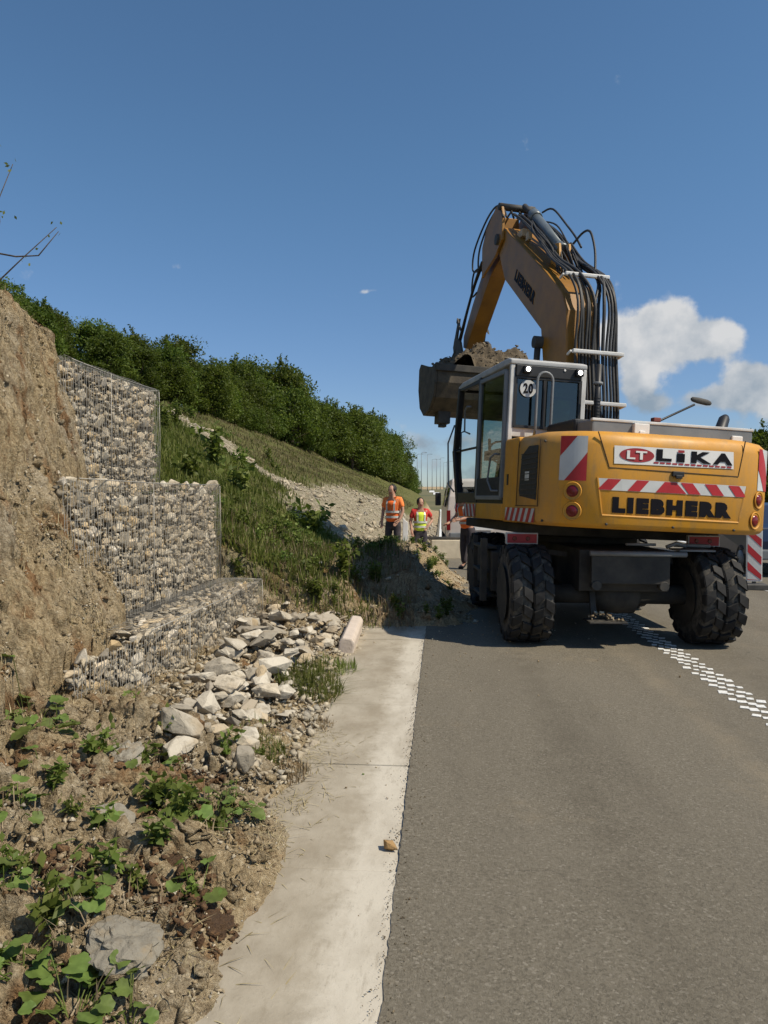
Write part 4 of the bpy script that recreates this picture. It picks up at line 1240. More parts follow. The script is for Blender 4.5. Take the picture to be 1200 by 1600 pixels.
# inside
mb = MB(); mb.box(-1.0, -.52, .05, .55, 1.80, 1.92); mb.box(-1.0, -.52, -.06, .08, 1.88, 2.50); mb.box(-.88, -.64, -.05, .05, 2.50, 2.72); mb.box(-.95, -.55, 0, .5, 1.42, 1.80)
upper(mb, 'operator_seat', M['seat_teal'], .04, 3)
mb = MB(); mb.box(-1.12, -1.02, .1, .7, 1.9, 2.02); mb.box(-.5, -.40, .1, .7, 1.9, 2.02); mb.tube([(-1.07, .62, 2.0), (-1.07, .66, 2.18)], .02, 8); mb.tube([(-.45, .62, 2.0), (-.45, .66, 2.18)], .02, 8)
upper(mb, 'armrest_console', M['black'], .01)
mb = MB(); mb.tube([(-.76, 1.30, 1.42), (-.76, 1.12, 2.02)], .035, 8); mb.tube([(-.76 + .17 * math.cos(t), 1.10 + .05 * math.sin(t), 2.05 + .15 * math.sin(t)) for t in np.linspace(0, 6.283, 17)], .014, 6, False); upper(mb, 'steering_column', M['black'])

# boom
bx0, bx1 = -.115, .355
bp = [(.30, 1.75), (.60, 3.25), (.68, 3.92), (.86, 4.19), (1.13, 4.40), (2.68, 5.45), (3.35, 5.87), (3.60, 6.03), (3.74, 5.93), (3.70, 5.62), (3.30, 5.06), (1.56, 3.86), (1.46, 3.50), (1.15, 2.4), (.95, 1.75)]
mb = MB(); mb.prism(bp, 'x', bx0, bx1); boom = upper(mb, 'boom', M['dark_yellow'], .018)
def boommap(u, v, off):
    # along the boom underside direction
    d = Vector((1.74, 1.20)).normalized(); n = Vector((-d.y, d.x))
    o_ = Vector((3.05, 5.02)) - d * u + n * v
    return (bx0 - off, o_.x, o_.y)
fit_text('LIEBHERR', .25, 1.35, .05, .22, boommap, M['letter_black'], boom, 'maker_lettering', .05, .003)
mb = MB()
for s_ in (bx0 - .055, bx1 + .055):
    mb.tube([(s_, 1.52, 1.45), (s_, 1.55, 2.9)], .075, 14); mb.tube([(s_, 1.55, 2.85), (s_, 1.50, 3.66)], .045, 10)
upper(mb, 'lift_cylinder', M['dark_steel'])
mb = MB(); mb.tube([(bx0 - .12, 1.50, 3.66), (bx1 + .12, 1.50, 3.66)], .085, 14); upper(mb, 'boom_pin', M['dark_steel'])
# stick cylinder on top of the boom
mb = MB(); mb.tube([(.22, 1.75, 5.08), (.22, 2.95, 6.0)], .082, 18); mb.tube([(.22, 1.72, 5.05), (.22, 1.84, 5.14)], .10, 14); mb.tube([(.22, 2.87, 5.94), (.22, 3.02, 6.06)], .10, 14)
sc_o = upper(mb, 'stick_cylinder', M['rod'])
mb = MB(); mb.tube([(.22, 3.0, 6.04), (.22, 3.46, 6.36)], .048, 12); sub(mb, 'piston_rod', M['dark_steel'], sc_o)
mb = MB(); mb.prism([(1.55, 4.70), (1.95, 4.95), (1.80, 5.18), (1.66, 5.14)], 'x', .13, .16); mb.prism([(1.55, 4.70), (1.95, 4.95), (1.80, 5.18), (1.66, 5.14)], 'x', .28, .31); sub(mb, 'cylinder_lug', M['yellow'], boom)
# stick
sp_ = [(3.42, 5.76), (3.44, 6.18), (3.56, 6.42), (3.80, 6.46), (4.36, 6.24), (4.55, 5.98), (4.48, 5.42), (4.36, 5.46), (3.75, 5.58)]
lower = [(3.85, 6.30), (4.38, 6.18), (4.80, 5.72), (5.45, 5.22), (6.02, 4.70), (6.0, 4.48), (5.80, 4.42), (5.6, 4.56), (4.40, 5.44), (3.85, 5.60)]
mb = MB(); mb.prism(lower, 'x', -.03, .27); st = upper(mb, 'stick', M['dark_yellow'], .012)
mb = MB(); mb.prism(sp_, 'x', bx0 - .05, bx0 - .004); mb.prism(sp_, 'x', bx1 + .004, bx1 + .05); sub(mb, 'stick_cheek', M['dark_yellow'], st, .01)
mb = MB(); mb.tube([(bx0 - .09, 3.62, 5.82), (bx1 + .09, 3.62, 5.82)], .09, 16); mb.tube([(bx0 - .08, 3.58, 6.36), (bx1 + .08, 3.58, 6.36)], .06, 14); sub(mb, 'pivot_pin', M['dark_steel'], st)
mb = MB(); mb.tube([(.12, 4.45, 6.30), (.12, 5.2, 5.74)], .075, 14); mb.tube([(.12, 5.2, 5.74), (.12, 5.92, 5.02)], .045, 10); upper(mb, 'bucket_cylinder', M['dark_steel'])
for x in (bx0 - .06, bx1 + .03):
    mb = MB(); mb.prism([(5.86, 5.02), (5.98, 5.0), (6.20, 4.62), (6.12, 4.50), (6.02, 4.56)], 'x', x, x + .03); upper(mb, 'bucket_link', M['dark_steel'])
    mb = MB(); mb.prism([(5.60, 4.70), (5.66, 4.78), (5.92, 5.04), (5.96, 4.96)], 'x', x - .035, x - .005); upper(mb, 'tilt_lever', M['dark_steel'])
# wide bucket
prof = [(4.34, 3.74), (4.32, 3.48), (4.42, 3.22), (4.72, 3.02), (5.16, 2.96), (5.52, 3.14), (5.72, 3.50), (5.74, 3.92)]
inner = [(4.39, 3.74), (4.37, 3.50), (4.46, 3.26), (4.74, 3.07), (5.14, 3.01), (5.48, 3.18), (5.67, 3.52), (5.69, 3.92)]
mb = MB()
for (a, b, c, d) in zip(prof[:-1], prof[1:], inner[1:], inner[:-1]): mb.prism([a, b, c, d], 'x', -.92, .98)
bk = upper(mb, 'bucket', M['bucket_steel'])
mb = MB(); mb.prism(prof + [(5.6, 4.0), (5.0, 3.86)], 'x', -.965, -.925); sub(mb, 'side_plate', M['bucket_steel'], bk, .008)
mb = MB(); mb.prism(prof + [(5.6, 4.0), (5.0, 3.86)], 'x', .985, 1.025); sub(mb, 'side_plate', M['bucket_steel'], bk, .008)
mb = MB(); mb.box(-.96, 1.02, 4.29, 4.36, 3.68, 3.80); sub(mb, 'cutting_edge', M['dark_steel'], bk, .01)
mb = MB()
for x in (-.2, .40): mb.prism([(5.20, 3.86), (5.66, 4.52), (5.86, 4.62), (6.08, 4.66), (6.16, 4.5), (5.76, 3.7), (5.5, 3.6)], 'x', x, x + .045)
sub(mb, 'bucket_ear', M['dark_steel'], bk)
mb = MB(); mb.box(-.78, -.55, 4.72, 5.02, 2.80, 3.02); mb.box(-.72, -.6, 4.78, 4.96, 2.74, 2.82); sub(mb, 'wear_block', M['dark_steel'], bk, .01)
# hoses: one bundle per run, each hose its own part
hz_path = [(.34, 2.15), (.36, 2.67), (.50, 3.32), (.60, 3.92), (.88, 4.36), (1.55, 4.82), (2.30, 5.36), (3.0, 5.86), (3.42, 6.18)]
def smooth_path(P, n=5):
    P = [Vector(p) for p in P]; out = []
    for i in range(len(P) - 1):
        p0, p1, p2, p3 = P[max(i - 1, 0)], P[i], P[i + 1], P[min(i + 2, len(P) - 1)]
        for k in range(n):
            t = k / n
            out.append(.5 * ((2 * p1) + (p2 - p0) * t + (2 * p0 - 5 * p1 + 4 * p2 - p3) * t * t + (3 * p1 - p0 - 3 * p2 + p3) * t ** 3))
    out.append(P[-1])
    return out
rr = random.Random(5)
for h in range(13):
    t = h / 12
    xx = -.06 + .56 * t
    xe = -.02 + .42 * t + rr.uniform(-.05, .05)
    P = []
    bul = rr.uniform(.04, .17)
    for i, (a, b) in enumerate(hz_path):
        s_ = i / (len(hz_path) - 1)
        x = xx + (xe - xx) * max(0, (s_ - .4) / .6)
        if 4 <= i <= 7 and .1 < x < .34: x = .08 if x < .22 else .37
        k = bul * {2: .35, 3: 1.0, 4: .9, 5: .5, 6: .75, 7: .7}.get(i, .12)
        P.append((x + rr.uniform(-.02, .02) * (i not in (1, 2)), a - k * .75, b + k * .55))
    if h % 4 == 3: P = P[:6] + [(P[5][0], 2.0, 5.28)]
    mb = MB(); mb.tube(smooth_path(P), rr.choice([.017, .020, .023]), 7)
    upper(mb, 'hydraulic_hose', M['hose'])
for h in range(5):
    x = [-.16, -.10, .02, .16, .34][h]; o1 = [.42, .28, .18, .12, .22][h]
    P = [(x, 3.40, 6.12), (x, 3.75, 6.44), (x - .03, 4.25, 6.34 + .1 * o1), (x - .05, 4.45 + o1, 6.05), (x - .04, 4.5 + o1 * 1.1, 5.70), (x, 4.62 + o1 * .2, 5.62)]
    mb = MB(); mb.tube(smooth_path(P), .017, 7); upper(mb, 'hydraulic_hose', M['hose'])
for h in range(3):
    x = [-.17, -.13, .1][h]
    P = [(x, 4.5, 5.72), (x, 4.9 + .1 * h, 5.45), (x - .03, 5.2 + .12 * h, 5.05), (x, 5.65 + .05 * h, 4.75), (x, 5.95, 4.5), (x - .1, 6.0, 4.2)]
    mb = MB(); mb.tube(smooth_path(P), .019, 7); upper(mb, 'hydraulic_hose', M['hose'])
P = [(-.15, 4.55, 5.65), (-.17, 5.0, 5.65), (-.17, 5.05, 5.25), (-.15, 4.8, 5.25)]
mb = MB(); mb.tube(smooth_path(P), .017, 7); upper(mb, 'hydraulic_hose', M['hose'])
# extra small hoses beside the cylinder
for h in range(15):
    x = rr.uniform(-.04, .46)
    P = [(x, 1.2 + rr.uniform(0, .3), 4.62), (x + rr.uniform(-.04, .04), 1.75, 5.02 + rr.uniform(0, .18)), (x + rr.uniform(-.05, .05), 2.3 + rr.uniform(-.1, .2), 5.45 + rr.uniform(.0, .2)), (.30 if x > .2 else .14, 2.85, 5.90)]
    mb = MB(); mb.tube(smooth_path(P), .013, 6); upper(mb, 'hydraulic_hose', M['hose'])
mb = MB(); mb.tube(smooth_path([(.36, 1.70, 5.16), (.46, 1.6, 5.30), (.46, 1.35, 5.22), (.45, 1.15, 4.9), (.40, 1.0, 4.55)]), .017, 7); upper(mb, 'hydraulic_hose', M['hose'])
mb = MB(); mb.tube(smooth_path([(.34, 2.95, 6.08), (.42, 2.7, 6.05), (.46, 2.2, 5.62), (.44, 1.8, 5.3), (.40, 1.5, 5.05)]), .016, 7); upper(mb, 'hydraulic_hose', M['hose'])
for (xa, xb, y, z, dy) in [(-.02, .56, .255, 2.67, 0), (-.13, .56, .385, 3.33, 0), (-.12, .50, .78, 4.42, 0)]:
    mb = MB(); mb.beam((xa, y, z), (xb, y, z), .055, .05); mb.beam((xa, y + .05, z + .01), (xa, y + .16, z - .02), .03, .03); mb.beam((xb, y + .02, z), (xb, y + .16, z - .02), .03, .03)
    upper(mb, 'hose_clamp', M['white_paint'], .012)
mb = MB(); mb.box(.02, .14, 2.95, 3.2, 5.68, 5.80); mb.box(.05, .11, 2.72, 2.86, 5.55, 5.68); upper(mb, 'hose_bracket', simple('pale_bracket', (.6, .48, .32), None, .6), .01)

# chassis
def chas(mb, name, mat, bevel=0.0):
    return mb.build(name, mat, EX, (0, 0, .0), CH, bevel)
mb = MB(); mb.box(-.46, .46, -1.50, 1.62, .56, .98); mb.lathe([(.98, .62), (1.06, .62), (1.06, .55), (1.13, .55)], 'z', 32); chas(mb, 'chassis_frame', M['chassis'], .015)
for y in (-1.24, 1.25):
    mb = MB(); mb.tube([(-1.0, y, .5), (-.24, y, .5), (-.17, y, .5), (.17, y, .5), (.24, y, .5), (1.0, y, .5)], [.10, .10, .20, .20, .10, .10], 16); chas(mb, 'axle', M['chassis'])
mb = MB(); mb.prism([(-.38, .655), (-.33, .59), (-.27, .655), (.30, .655), (.345, .59), (.40, .655), (.40, .93), (-.38, .93)], 'y', -1.66, -1.62); hp = chas(mb, 'hitch_plate', M['chassis'], .006)
for x in (-.33, .345):
    mb = MB(); mb.lathe([(-1.675, .045), (-1.665, .05), (-1.60, .05)], 'y', 16, (x, 0, .635)); sub(mb, 'plate_eye', M['dark_steel'], hp)
mb = MB(); mb.tube([(-.40, -1.66, .955), (.56, -1.66, .955)], .026, 10); chas(mb, 'cross_bar', M['grey_paint'])
mb = MB(); mb.tube([(-.02, -1.58, 1.045), (.28, -1.58, 1.045)], .014, 8); chas(mb, 'cross_pipe', M['grey_paint'])
mb = MB(); mb.box(-.40, -.02, -1.70, -1.46, .262, .280); mb.beam((-.30, -1.5, .27), (-.30, -1.4, .55), .06, .04); chas(mb, 'tow_shelf', M['chassis'], .004)
mb = MB(); mb.box(.50, .86, -1.64, -1.36, .985, 1.0); mb.tube([(.40, -1.55, 1.02), (.50, -1.55, 1.06), (.62, -1.5, 1.03)], .02, 8); mb.tube([(.5, -1.5, 1.04), (.95, -1.3, 1.02)], .02, 8); chas(mb, 'rear_bracket', M['grey_paint'])
for x in (-.98, .95):
    mb = MB(); mb.box(x - .17, x + .17, -1.17, -1.12, 1.005, 1.125); lb = chas(mb, 'light_board', M['reflex_white'], .006)
    mb = MB(); mb.box(x - .155, x + .155, -1.178, -1.172, 1.018, 1.112); sub(mb, 'red_lens', M['red'], lb)
    for xo_ in (.06, -.08):
        mb = MB(); mb.lathe([(-1.186, .02), (-1.179, .024)], 'y', 12, (x + xo_, 0, 1.065)); sub(mb, 'reflector', M['lamp_red'], lb)
    mb = MB(); mb.beam((x, -1.14, .96), (x * .5, -1.1, .9), .04, .05); chas(mb, 'lamp_arm', M['chassis'])
mb = MB(); mb.box(-1.20, -.62, -.55, .62, .42, .88); chas(mb, 'tool_box', M['chassis'], .02)
mb = MB(); mb.beam((-1.27, -.42, .30), (-1.27, -.42, 1.02), .07, .10); mb.beam((-1.27, .28, .30), (-1.27, .28, 1.02), .05, .05)
for z in (.34, .62, .90): mb.box(-1.30, -1.12, -.42, .28, z, z + .03)
chas(mb, 'access_steps', M['dark_steel'], .004)
mb = MB(); mb.box(-1.15, 1.15, 1.95, 2.05, .25, .80); mb.beam((-.3, 1.6, .6), (-.3, 2.0, .5), .12, .12); mb.beam((.3, 1.6, .6), (.3, 2.0, .5), .12, .12); chas(mb, 'dozer_blade', M['chassis'], .015)
mb = MB(); mb.box(.62, 1.20, -.55, .62, .42, .88); chas(mb, 'battery_box', M['chassis'], .02)
# wheels: rim > tyre, tread
ty = MB(); ty.lathe([(-.100, .29), (-.104, .40), (-.097, .455), (-.078, .482), (.078, .482), (.097, .455), (.104, .40), (.100, .29)], 'x', 40)
ty_me = ty.mesh('tyre', M['tyre_groove'])
tr = MB()
nl = 17
for k in range(nl):
    for side in (-1, 1):
        th = 2 * math.pi * (k + (.5 if side > 0 else 0)) / nl
        pts = []
        for (xa, dth) in ((side * .102, .0), (side * .008, -.12)):
            for dd in (-.118, .118):
                pts.append((xa, th + dth + dd * (1.0 if abs(xa) > .05 else .8)))
        (a0, a1, b0, b1) = pts
        def pp(x, t, r_): return (x, r_ * math.cos(t), r_ * math.sin(t))
        ro = .512; ri = .465
        vs = [pp(*a0, ri), pp(*a1, ri), pp(*b1, ri), pp(*b0, ri), pp(a0[0] * .94, a0[1], ro - .012), pp(a1[0] * .94, a1[1], ro - .012), pp(*b1, ro), pp(*b0, ro)]
        tr.add(vs, [(0, 3, 2, 1), (4, 5, 6, 7), (0, 1, 5, 4), (1, 2, 6, 5), (2, 3, 7, 6), (3, 0, 4, 7)])
        # shoulder block on the sidewall
        vs = [pp(side * .102, th - .11, .40), pp(side * .102, th + .11, .40), pp(side * .102, th + .11, .50), pp(side * .102, th - .11, .50),
              pp(side * .110, th - .10, .41), pp(side * .110, th + .10, .41), pp(side * .106, th + .10, .495), pp(side * .106, th - .10, .495)]
        tr.add(vs, [(0, 3, 2, 1), (4, 5, 6, 7), (0, 1, 5, 4), (1, 2, 6, 5), (2, 3, 7, 6), (3, 0, 4, 7)])
tr_me = tr.mesh('tread', M['tyre'], .006, 1)
rm = MB(); rm.lathe([(-.13, .30), (-.12, .27), (-.03, .25), (-.03, .12), (-.06, .10), (.06, .10), (.03, .12), (.03, .25), (.12, .27), (.13, .30)], 'x', 28)
rm_me = rm.mesh('rim', M['chassis'])
for y in (-1.24, 1.25):
    for x in (-1.06, -.845, .845, 1.06):
        cr_, sr_ = math.cos(CH[2]), math.sin(CH[2])
        wx = 1.70 + cr_ * x - sr_ * y
        zc = crossfall(wx) + .028 + .506
        wl = mobj('wheel', rm_me, EX, (cr_ * x - sr_ * y, sr_ * x + cr_ * y, zc), (random.uniform(0, 6), 0, 0))
        wl.rotation_euler = (Matrix.Rotation(CH[2], 4, 'Z') @ Matrix.Rotation(random.uniform(0, 6.28), 4, 'X')).to_euler()
        mobj('tyre', ty_me, wl); mobj('tread', tr_me, wl)
# soil heaped in the bucket
gx, gy = np.meshgrid(np.linspace(-.90, .96, 70), np.linspace(4.35, 5.66, 46))
ex = 1 - np.abs((gx - .03) / .94) ** 5; ey = 1 - np.abs((gy - 5.0) / .67) ** 3
hh = 3.74 + .46 * np.clip(ex * ey, 0, 1) ** .7 * (.8 + .9 * fbm(gx, gy, 1.6, 3, 4)) + .34 * np.clip(fbm(gx, gy, 2.6, 3, 8), -.06, .6) + .10 * fbm(gx, gy, 9, 3, 15)
Vb = np.stack([gx, gy, hh], -1).reshape(-1, 3); ii = np.arange(70 * 46).reshape(46, 70)
Fb = np.stack([ii[:-1, :-1], ii[:-1, 1:], ii[1:, 1:], ii[1:, :-1]], -1).reshape(-1, 4)
so = mobj('bucket_soil', np_mesh('bucket_soil', Vb, Fb, M['clod']), None, (1.70, 9.13, 0), UP)
tag(so, 'heap of clods, coloured as in shade, filling the raised excavator bucket', 'soil')
nb = 900
x = rng.uniform(-.88, .94, nb); y = rng.uniform(4.36, 5.64, nb)
ex = 1 - np.abs((x - .03) / .94) ** 5; ey = 1 - np.abs((y - 5.0) / .67) ** 3
z = 3.74 + .46 * np.clip(ex * ey, 0, 1) ** .7 * (.8 + .9 * fbm(x, y, 1.6, 3, 4)) + .34 * np.clip(fbm(x, y, 2.6, 3, 8), -.06, .6) + .10 * fbm(x, y, 9, 3, 15)
scz = np.clip(np.exp(rng.normal(math.log(.04), .5, nb)), .015, .14)
o = scatter('bucket_clods', PEB, np.stack([x, y, z + scz * .2], -1), scz, M['darkgravel'], label='loose clods on top of the bucket load')
o.location = (1.70, 9.13, 0); o.rotation_euler = UP
# grit caught on the tow shelf
xs_ = rng.uniform(-.38, -.05, 60); ys_ = rng.uniform(-1.69, -1.5, 60); s_ = np.clip(np.exp(rng.normal(math.log(.035), .5, 60)), .015, .09)
o = scatter('shelf_dirt', PEB, np.stack([xs_, ys_, .285 + s_ * .35 + .05 * np.exp(-((xs_ + .28) / .07) ** 2)], -1), s_, M['gravel'], label='dirt lying on the tow shelf under the machine')
o.location = (1.70, 9.13, -.028); o.rotation_euler = CH

# ---------------------------------------------------------------- grass, weeds, straw
def blades(name, x, y, h, wd, mat, lean=.5, label=None, kind='stuff', cat=None, group=None, z=None, origin=None, flat=False):
    n = len(x)
    if z is None: z = T(x, y)
    a = rng.uniform(0, 2 * np.pi, n)
    l = rng.normal(0, lean, n) * h
    dx, dy = np.cos(a), np.sin(a)
    px, py = -dy * wd, dx * wd
    V = np.zeros((n, 5, 3))
    zz = np.maximum(h ** 2 - l ** 2 * .6, (h * .25) ** 2) ** .5
    if flat: zz = h * .12; l = h
    for i, (s_, f, hh) in enumerate(((-1, 0, 0), (1, 0, 0), (-.8, .35, .58), (.8, .35, .58), (0, 1, 1))):
        V[:, i, 0] = x + px * s_ + dx * l * f
        V[:, i, 1] = y + py * s_ + dy * l * f
        V[:, i, 2] = z + zz * hh
    if origin is not None: V -= np.array(origin)
    b = (np.arange(n) * 5)[:, None]
    F = np.concatenate([b + [[0, 1, 3]], b + [[0, 3, 2]], b + [[2, 3, 4]]])
    o = mobj(name, np_mesh(name, V.reshape(-1, 3), F, mat), None, origin or (0, 0, 0))
    return tag(o, label, cat, group, kind)
def leafquads(P, D, size, asp, up=.5):
    """diamond leaves folded along the midrib: P points, D outward dirs"""
    n = len(P)
    ax = rng.normal(0, 1, (n, 3)); ax += D * .8
    ax /= np.linalg.norm(ax, axis=1, keepdims=True)
    nr = rng.normal(0, .6, (n, 3)) + D * .5 + np.array([0, 0, up])
    sd = np.cross(ax, nr); sd /= np.linalg.norm(sd, axis=1, keepdims=True) + 1e-9
    nn = np.cross(sd, ax)
    s_ = size[:, None]
    V = np.stack([P, P + ax * s_ * .5 + sd * s_ * asp * .5 + nn * s_ * .06, P + ax * s_, P + ax * s_ * .5 - sd * s_ * asp * .5 + nn * s_ * .06], 1)
    b = (np.arange(n) * 4)[:, None]
    F = np.concatenate([b + [[0, 1, 2]], b + [[0, 2, 3]]])
    return V.reshape(-1, 3), F
def region(n, x0, x1, y0, y1, f, power=1.0):
    x = rng.uniform(x0, x1, n); y = y0 + (y1 - y0) * rng.random(n) ** power
    k = rng.random(n) < f(x, y)
    return x[k], y[k]
nt_ = lambda x, y, f, sd: np.clip(.5 + 1.6 * fbm(x, y, f, 3, sd), 0, 1)
# lush grass on the near hillside
x, y = region(90000, -9.5, -1.5, 8.6, 24, lambda x, y: (1 - scree_mask(x, y)) * sstep(24.0, 15.0, y - (x + 4) * -.6) * (.35 + .65 * nt_(x, y, .8, 5)), 1.3)
blades('hillside_grass', x, y, rng.uniform(.05, .20, len(x)), rng.uniform(.006, .013, len(x)), M['grass'], .6, 'green grass over the near hillside')
x, y = region(80000, -12, -2.2, 15, 60, lambda x, y: (1 - scree_mask(x, y)) * sstep(14, 24, y + (x + 4) * .6) * (.3 + .7 * nt_(x, y, .6, 7)), 1.5)
blades('dry_hill_grass', x, y, rng.uniform(.05, .17, len(x)), rng.uniform(.006, .014, len(x)), M['drygrass'], .5, 'dry olive brown grass below the trees')
x, y = region(16000, -13, -3.5, 17, 90, lambda x, y: nt_(x, y, .5, 8) * (1 - scree_mask(x, y)) * .7, 1.5)
blades('coarse_green_grass', x, y, rng.uniform(.08, .22, len(x)), rng.uniform(.01, .022, len(x)), M['grass'], .5, 'coarse green grass along the foot of the trees')
x, y = region(26000, -2.9, .1, 8.35, 14.2, lambda x, y: sstep(-.35, -1.3, x) * (.2 + .8 * nt_(x, y, 1.6, 9)))
blades('heap_grass', x, y, rng.uniform(.04, .17, len(x)), rng.uniform(.003, .008, len(x)), M['grass'], .7, 'green grass and weeds on the spoil heap')
x, y = region(9000, -2.9, -.3, 8.3, 11.5, lambda x, y: (.3 + .7 * nt_(x, y, 1.9, 10)))
blades('heap_straw', x, y, rng.uniform(.06, .24, len(x)), rng.uniform(.002, .005, len(x)), M['straw'], .9, 'dry stalks between the weeds of the heap')
# dry roots and stalks hanging in the earth bank
x, y = region(9000, -4.0, -.75, 1.8, 8.3, lambda x, y: (T(x, y, False) > .05) * (.25 + .75 * nt_(x, y, 2.3, 11)) * np.where((x < -1.7) | (y < 4.2), 1, .2), 1.2)
blades('bank_roots', x, y, rng.uniform(.03, .11, len(x)), rng.uniform(.0012, .003, len(x)), M['straw'], 1.0, 'dry roots and stalks in the earth bank')
x, y = region(14000, -3.6, -2.0, 2.0, 6.9, lambda x, y: (.2 + .8 * nt_(x, y, 2.9, 14)))
blades('bank_straw', x, y, rng.uniform(.03, .10, len(x)), rng.uniform(.0012, .0032, len(x)), M['straw'], 1.2, 'straw and root fibres over the tan face of the bank')
x, y = region(3800, -1.05, -.42, 2.0, 4.8, lambda x, y: np.exp(-((x + .78) / .16) ** 2) * (.15 + .85 * nt_(x, y, 3.1, 12)))
blades('gutter_straw', x, y, rng.uniform(.03, .12, len(x)), rng.uniform(.001, .0025, len(x)), M['straw'], .9, 'dry straw and roots drifted on the gutter edge', z=np.maximum(T(x, y), -.008), flat=True)
# grass tufts at the gutter
def tuft(x0, y0, r, n, hmin, hmax, label, mat='grass'):
    a = rng.uniform(0, 6.283, n); q = r * rng.random(n) ** .6
    x = x0 + q * np.cos(a) * .6; y = y0 + q * np.sin(a)
    z0 = tz(x0, y0)
    blades('grass_tuft', x, y, rng.uniform(hmin, hmax, n), rng.uniform(.0018, .004, n), M[mat], .85, label, None, 'grass', None, np.maximum(T(x, y), -.01) - .005, (x0, y0, z0))
tuft(-1.0, 5.55, .42, 1300, .06, .17, 'bright green grass tuft growing between rubble and gutter')
tuft(-.90, 6.35, .28, 420, .04, .10, 'low green tuft creeping onto the gutter below the kerb stone')
tuft(-.95, 4.05, .16, 260, .04, .11, 'small green tuft with dry grass at the gutter edge')
tuft(-1.12, 4.35, .20, 180, .04, .10, 'thin green tuft at the foot of the rubble')
tuft(-.80, 3.92, .16, 320, .02, .07, 'dark dry tuft lying on the gutter', 'straw')
tuft(-.80, 4.75, .16, 220, .02, .06, 'brown dry tuft on the gutter beside the green grass', 'straw')
tuft(-3.6, 5.4, .35, 260, .10, .3, 'straggly tuft on the crest of the earth bank', 'drygrass')

# weeds with leaves on the heap and the hillside
def weed_mesh(seed, h, n, leaf, wide):
    global rng
    keep = rng; rng = np.random.default_rng(seed)
    P = []; D = []
    for s_ in range(max(4, n // 14)):
        a = rng.uniform(0, 6.28); ln = h * rng.uniform(.6, 1.0); tilt = rng.uniform(.05, .5) * wide
        t = rng.uniform(.15, 1, 14)
        px = np.cos(a) * tilt * t * ln; py = np.sin(a) * tilt * t * ln; pz = t * ln
        P.append(np.stack([px, py, pz], -1)); aa = rng.uniform(0, 6.28, 14)
        D.append(np.stack([np.cos(aa), np.sin(aa), np.full(14, .3)], -1))
    P = np.concatenate(P); D = np.concatenate(D)
    V, F = leafquads(P, D, rng.uniform(.6, 1.2, len(P)) * leaf, .55, .8)
    rng = keep
    return np_mesh('weed', V, F, M['weed'])
WM = [weed_mesh(50 + i, .42, 170, .09, 1.2) for i in range(5)]
spots = []
while len(spots) < 122:
    x = random.uniform(-3.0, -.85) if len(spots) < 62 else random.uniform(-1.3, .12); y = random.uniform(8.5, 14.0)
    if fbm(np.array(x), np.array(y), 1.1, 2, 13) > -.05: spots.append((x, y))
wl_ = ['leafy green weed on the sunlit heap between gabions and machine']
for i, (x, y) in enumerate(spots):
    o = mobj('weed', random.choice(WM), None, (x, y, tz(x, y) - .02), (0, 0, random.uniform(0, 6.28)), (random.uniform(.32, .75) if i < 62 else random.uniform(.3, .55),) * 3)
    tag(o, wl_[0] if i < 62 else 'weed in the shade of the excavator on the spoil heap', 'weed', 'weeds on the sunlit heap' if i < 62 else 'weeds in the shade of the machine')
for (x, y, s_, lb) in [(-2.35, 13.4, 1.9, 'tall dark weed standing above the others before the scree'), (-4.6, 14.8, 2.2, 'bushy weed at the top of the green slope by the pale track'), (-3.5, 12.6, 1.8, 'broad weed in the grass right of the middle gabion'), (-1.25, 9.3, 1.3, 'weed clump at the shadow edge of the heap')]:
    tag(mobj('weed', random.choice(WM), None, (x, y, tz(x, y) - .02), (0, 0, random.uniform(0, 6)), (s_,) * 3), lb, 'weed')

SW = [weed_mesh(80 + i, .16, 90, .05, 1.8) for i in range(4)]
for i in range(30):
    y = random.uniform(2.0, 4.1); x = -random.uniform(.85, 1.75)
    if tz(x, y) < .04: continue
    tag(mobj('weed', random.choice(SW), None, (x, y, tz(x, y) - .01), (0, 0, random.uniform(0, 6.28)), (random.uniform(.5, 1.1),) * 3), 'small leaved low weed among the broad leaved plants of the near bank', 'weed', 'small weeds on the near bank')
for i in range(70):
    y = random.uniform(11, 26); x = random.uniform(-9.5, -3.2)
    if float(scree_mask(np.array(x), np.array(y))) > .3 or fbm(np.array(x), np.array(y), .5, 2, 44) < -.05: continue
    tag(mobj('weed', random.choice(WM), None, (x, y, tz(x, y) - .03), (0, 0, random.uniform(0, 6.28)), (random.uniform(.6, 1.5),) * 3), 'scrubby weed scattered on the grass slope below the trees', 'weed', 'scrub on the grass slope')

# broad-leaved plants on the near bank: leaf by leaf
def broad_leaf(seed):
    rr_ = random.Random(seed)
    n = 22
    cup = rr_.uniform(.05, .30); droop = rr_.uniform(-.05, .30)
    vs = [(0, .36, -.02)]
    rim = []
    for k in range(n):
        t = -math.pi / 2 + 2 * math.pi * k / n
        r_ = (1 - .50 * math.exp(-((math.sin(t) + 1) / .08) ** 2)) * (1 + .14 * math.sin(t)) * (1 + .05 * math.sin(7 * t + seed)) * rr_.uniform(.92, 1.06)
        rim.append((r_ * .52 * math.cos(t), .42 + r_ * .5 * math.sin(t)))
    for f in (.5, 1.0):
        for k, (x, y) in enumerate(rim):
            xx, yy = x * f, .36 + (y - .36) * f
            z = cup * abs(xx) - droop * (yy - .3) ** 2 + (.035 * math.sin(4 * k + seed * 1.3) if f == 1 else .012 * math.cos(3 * k))
            vs.append((xx, yy, z))
    fs = [(0, 1 + k, 1 + (k + 1) % n) for k in range(n)]
    for k in range(n):
        k2 = (k + 1) % n
        fs += [(1 + k, 1 + n + k, 1 + n + k2), (1 + k, 1 + n + k2, 1 + k2)]
    return np_mesh('leaf', vs, fs, M['big_leaf'], True)
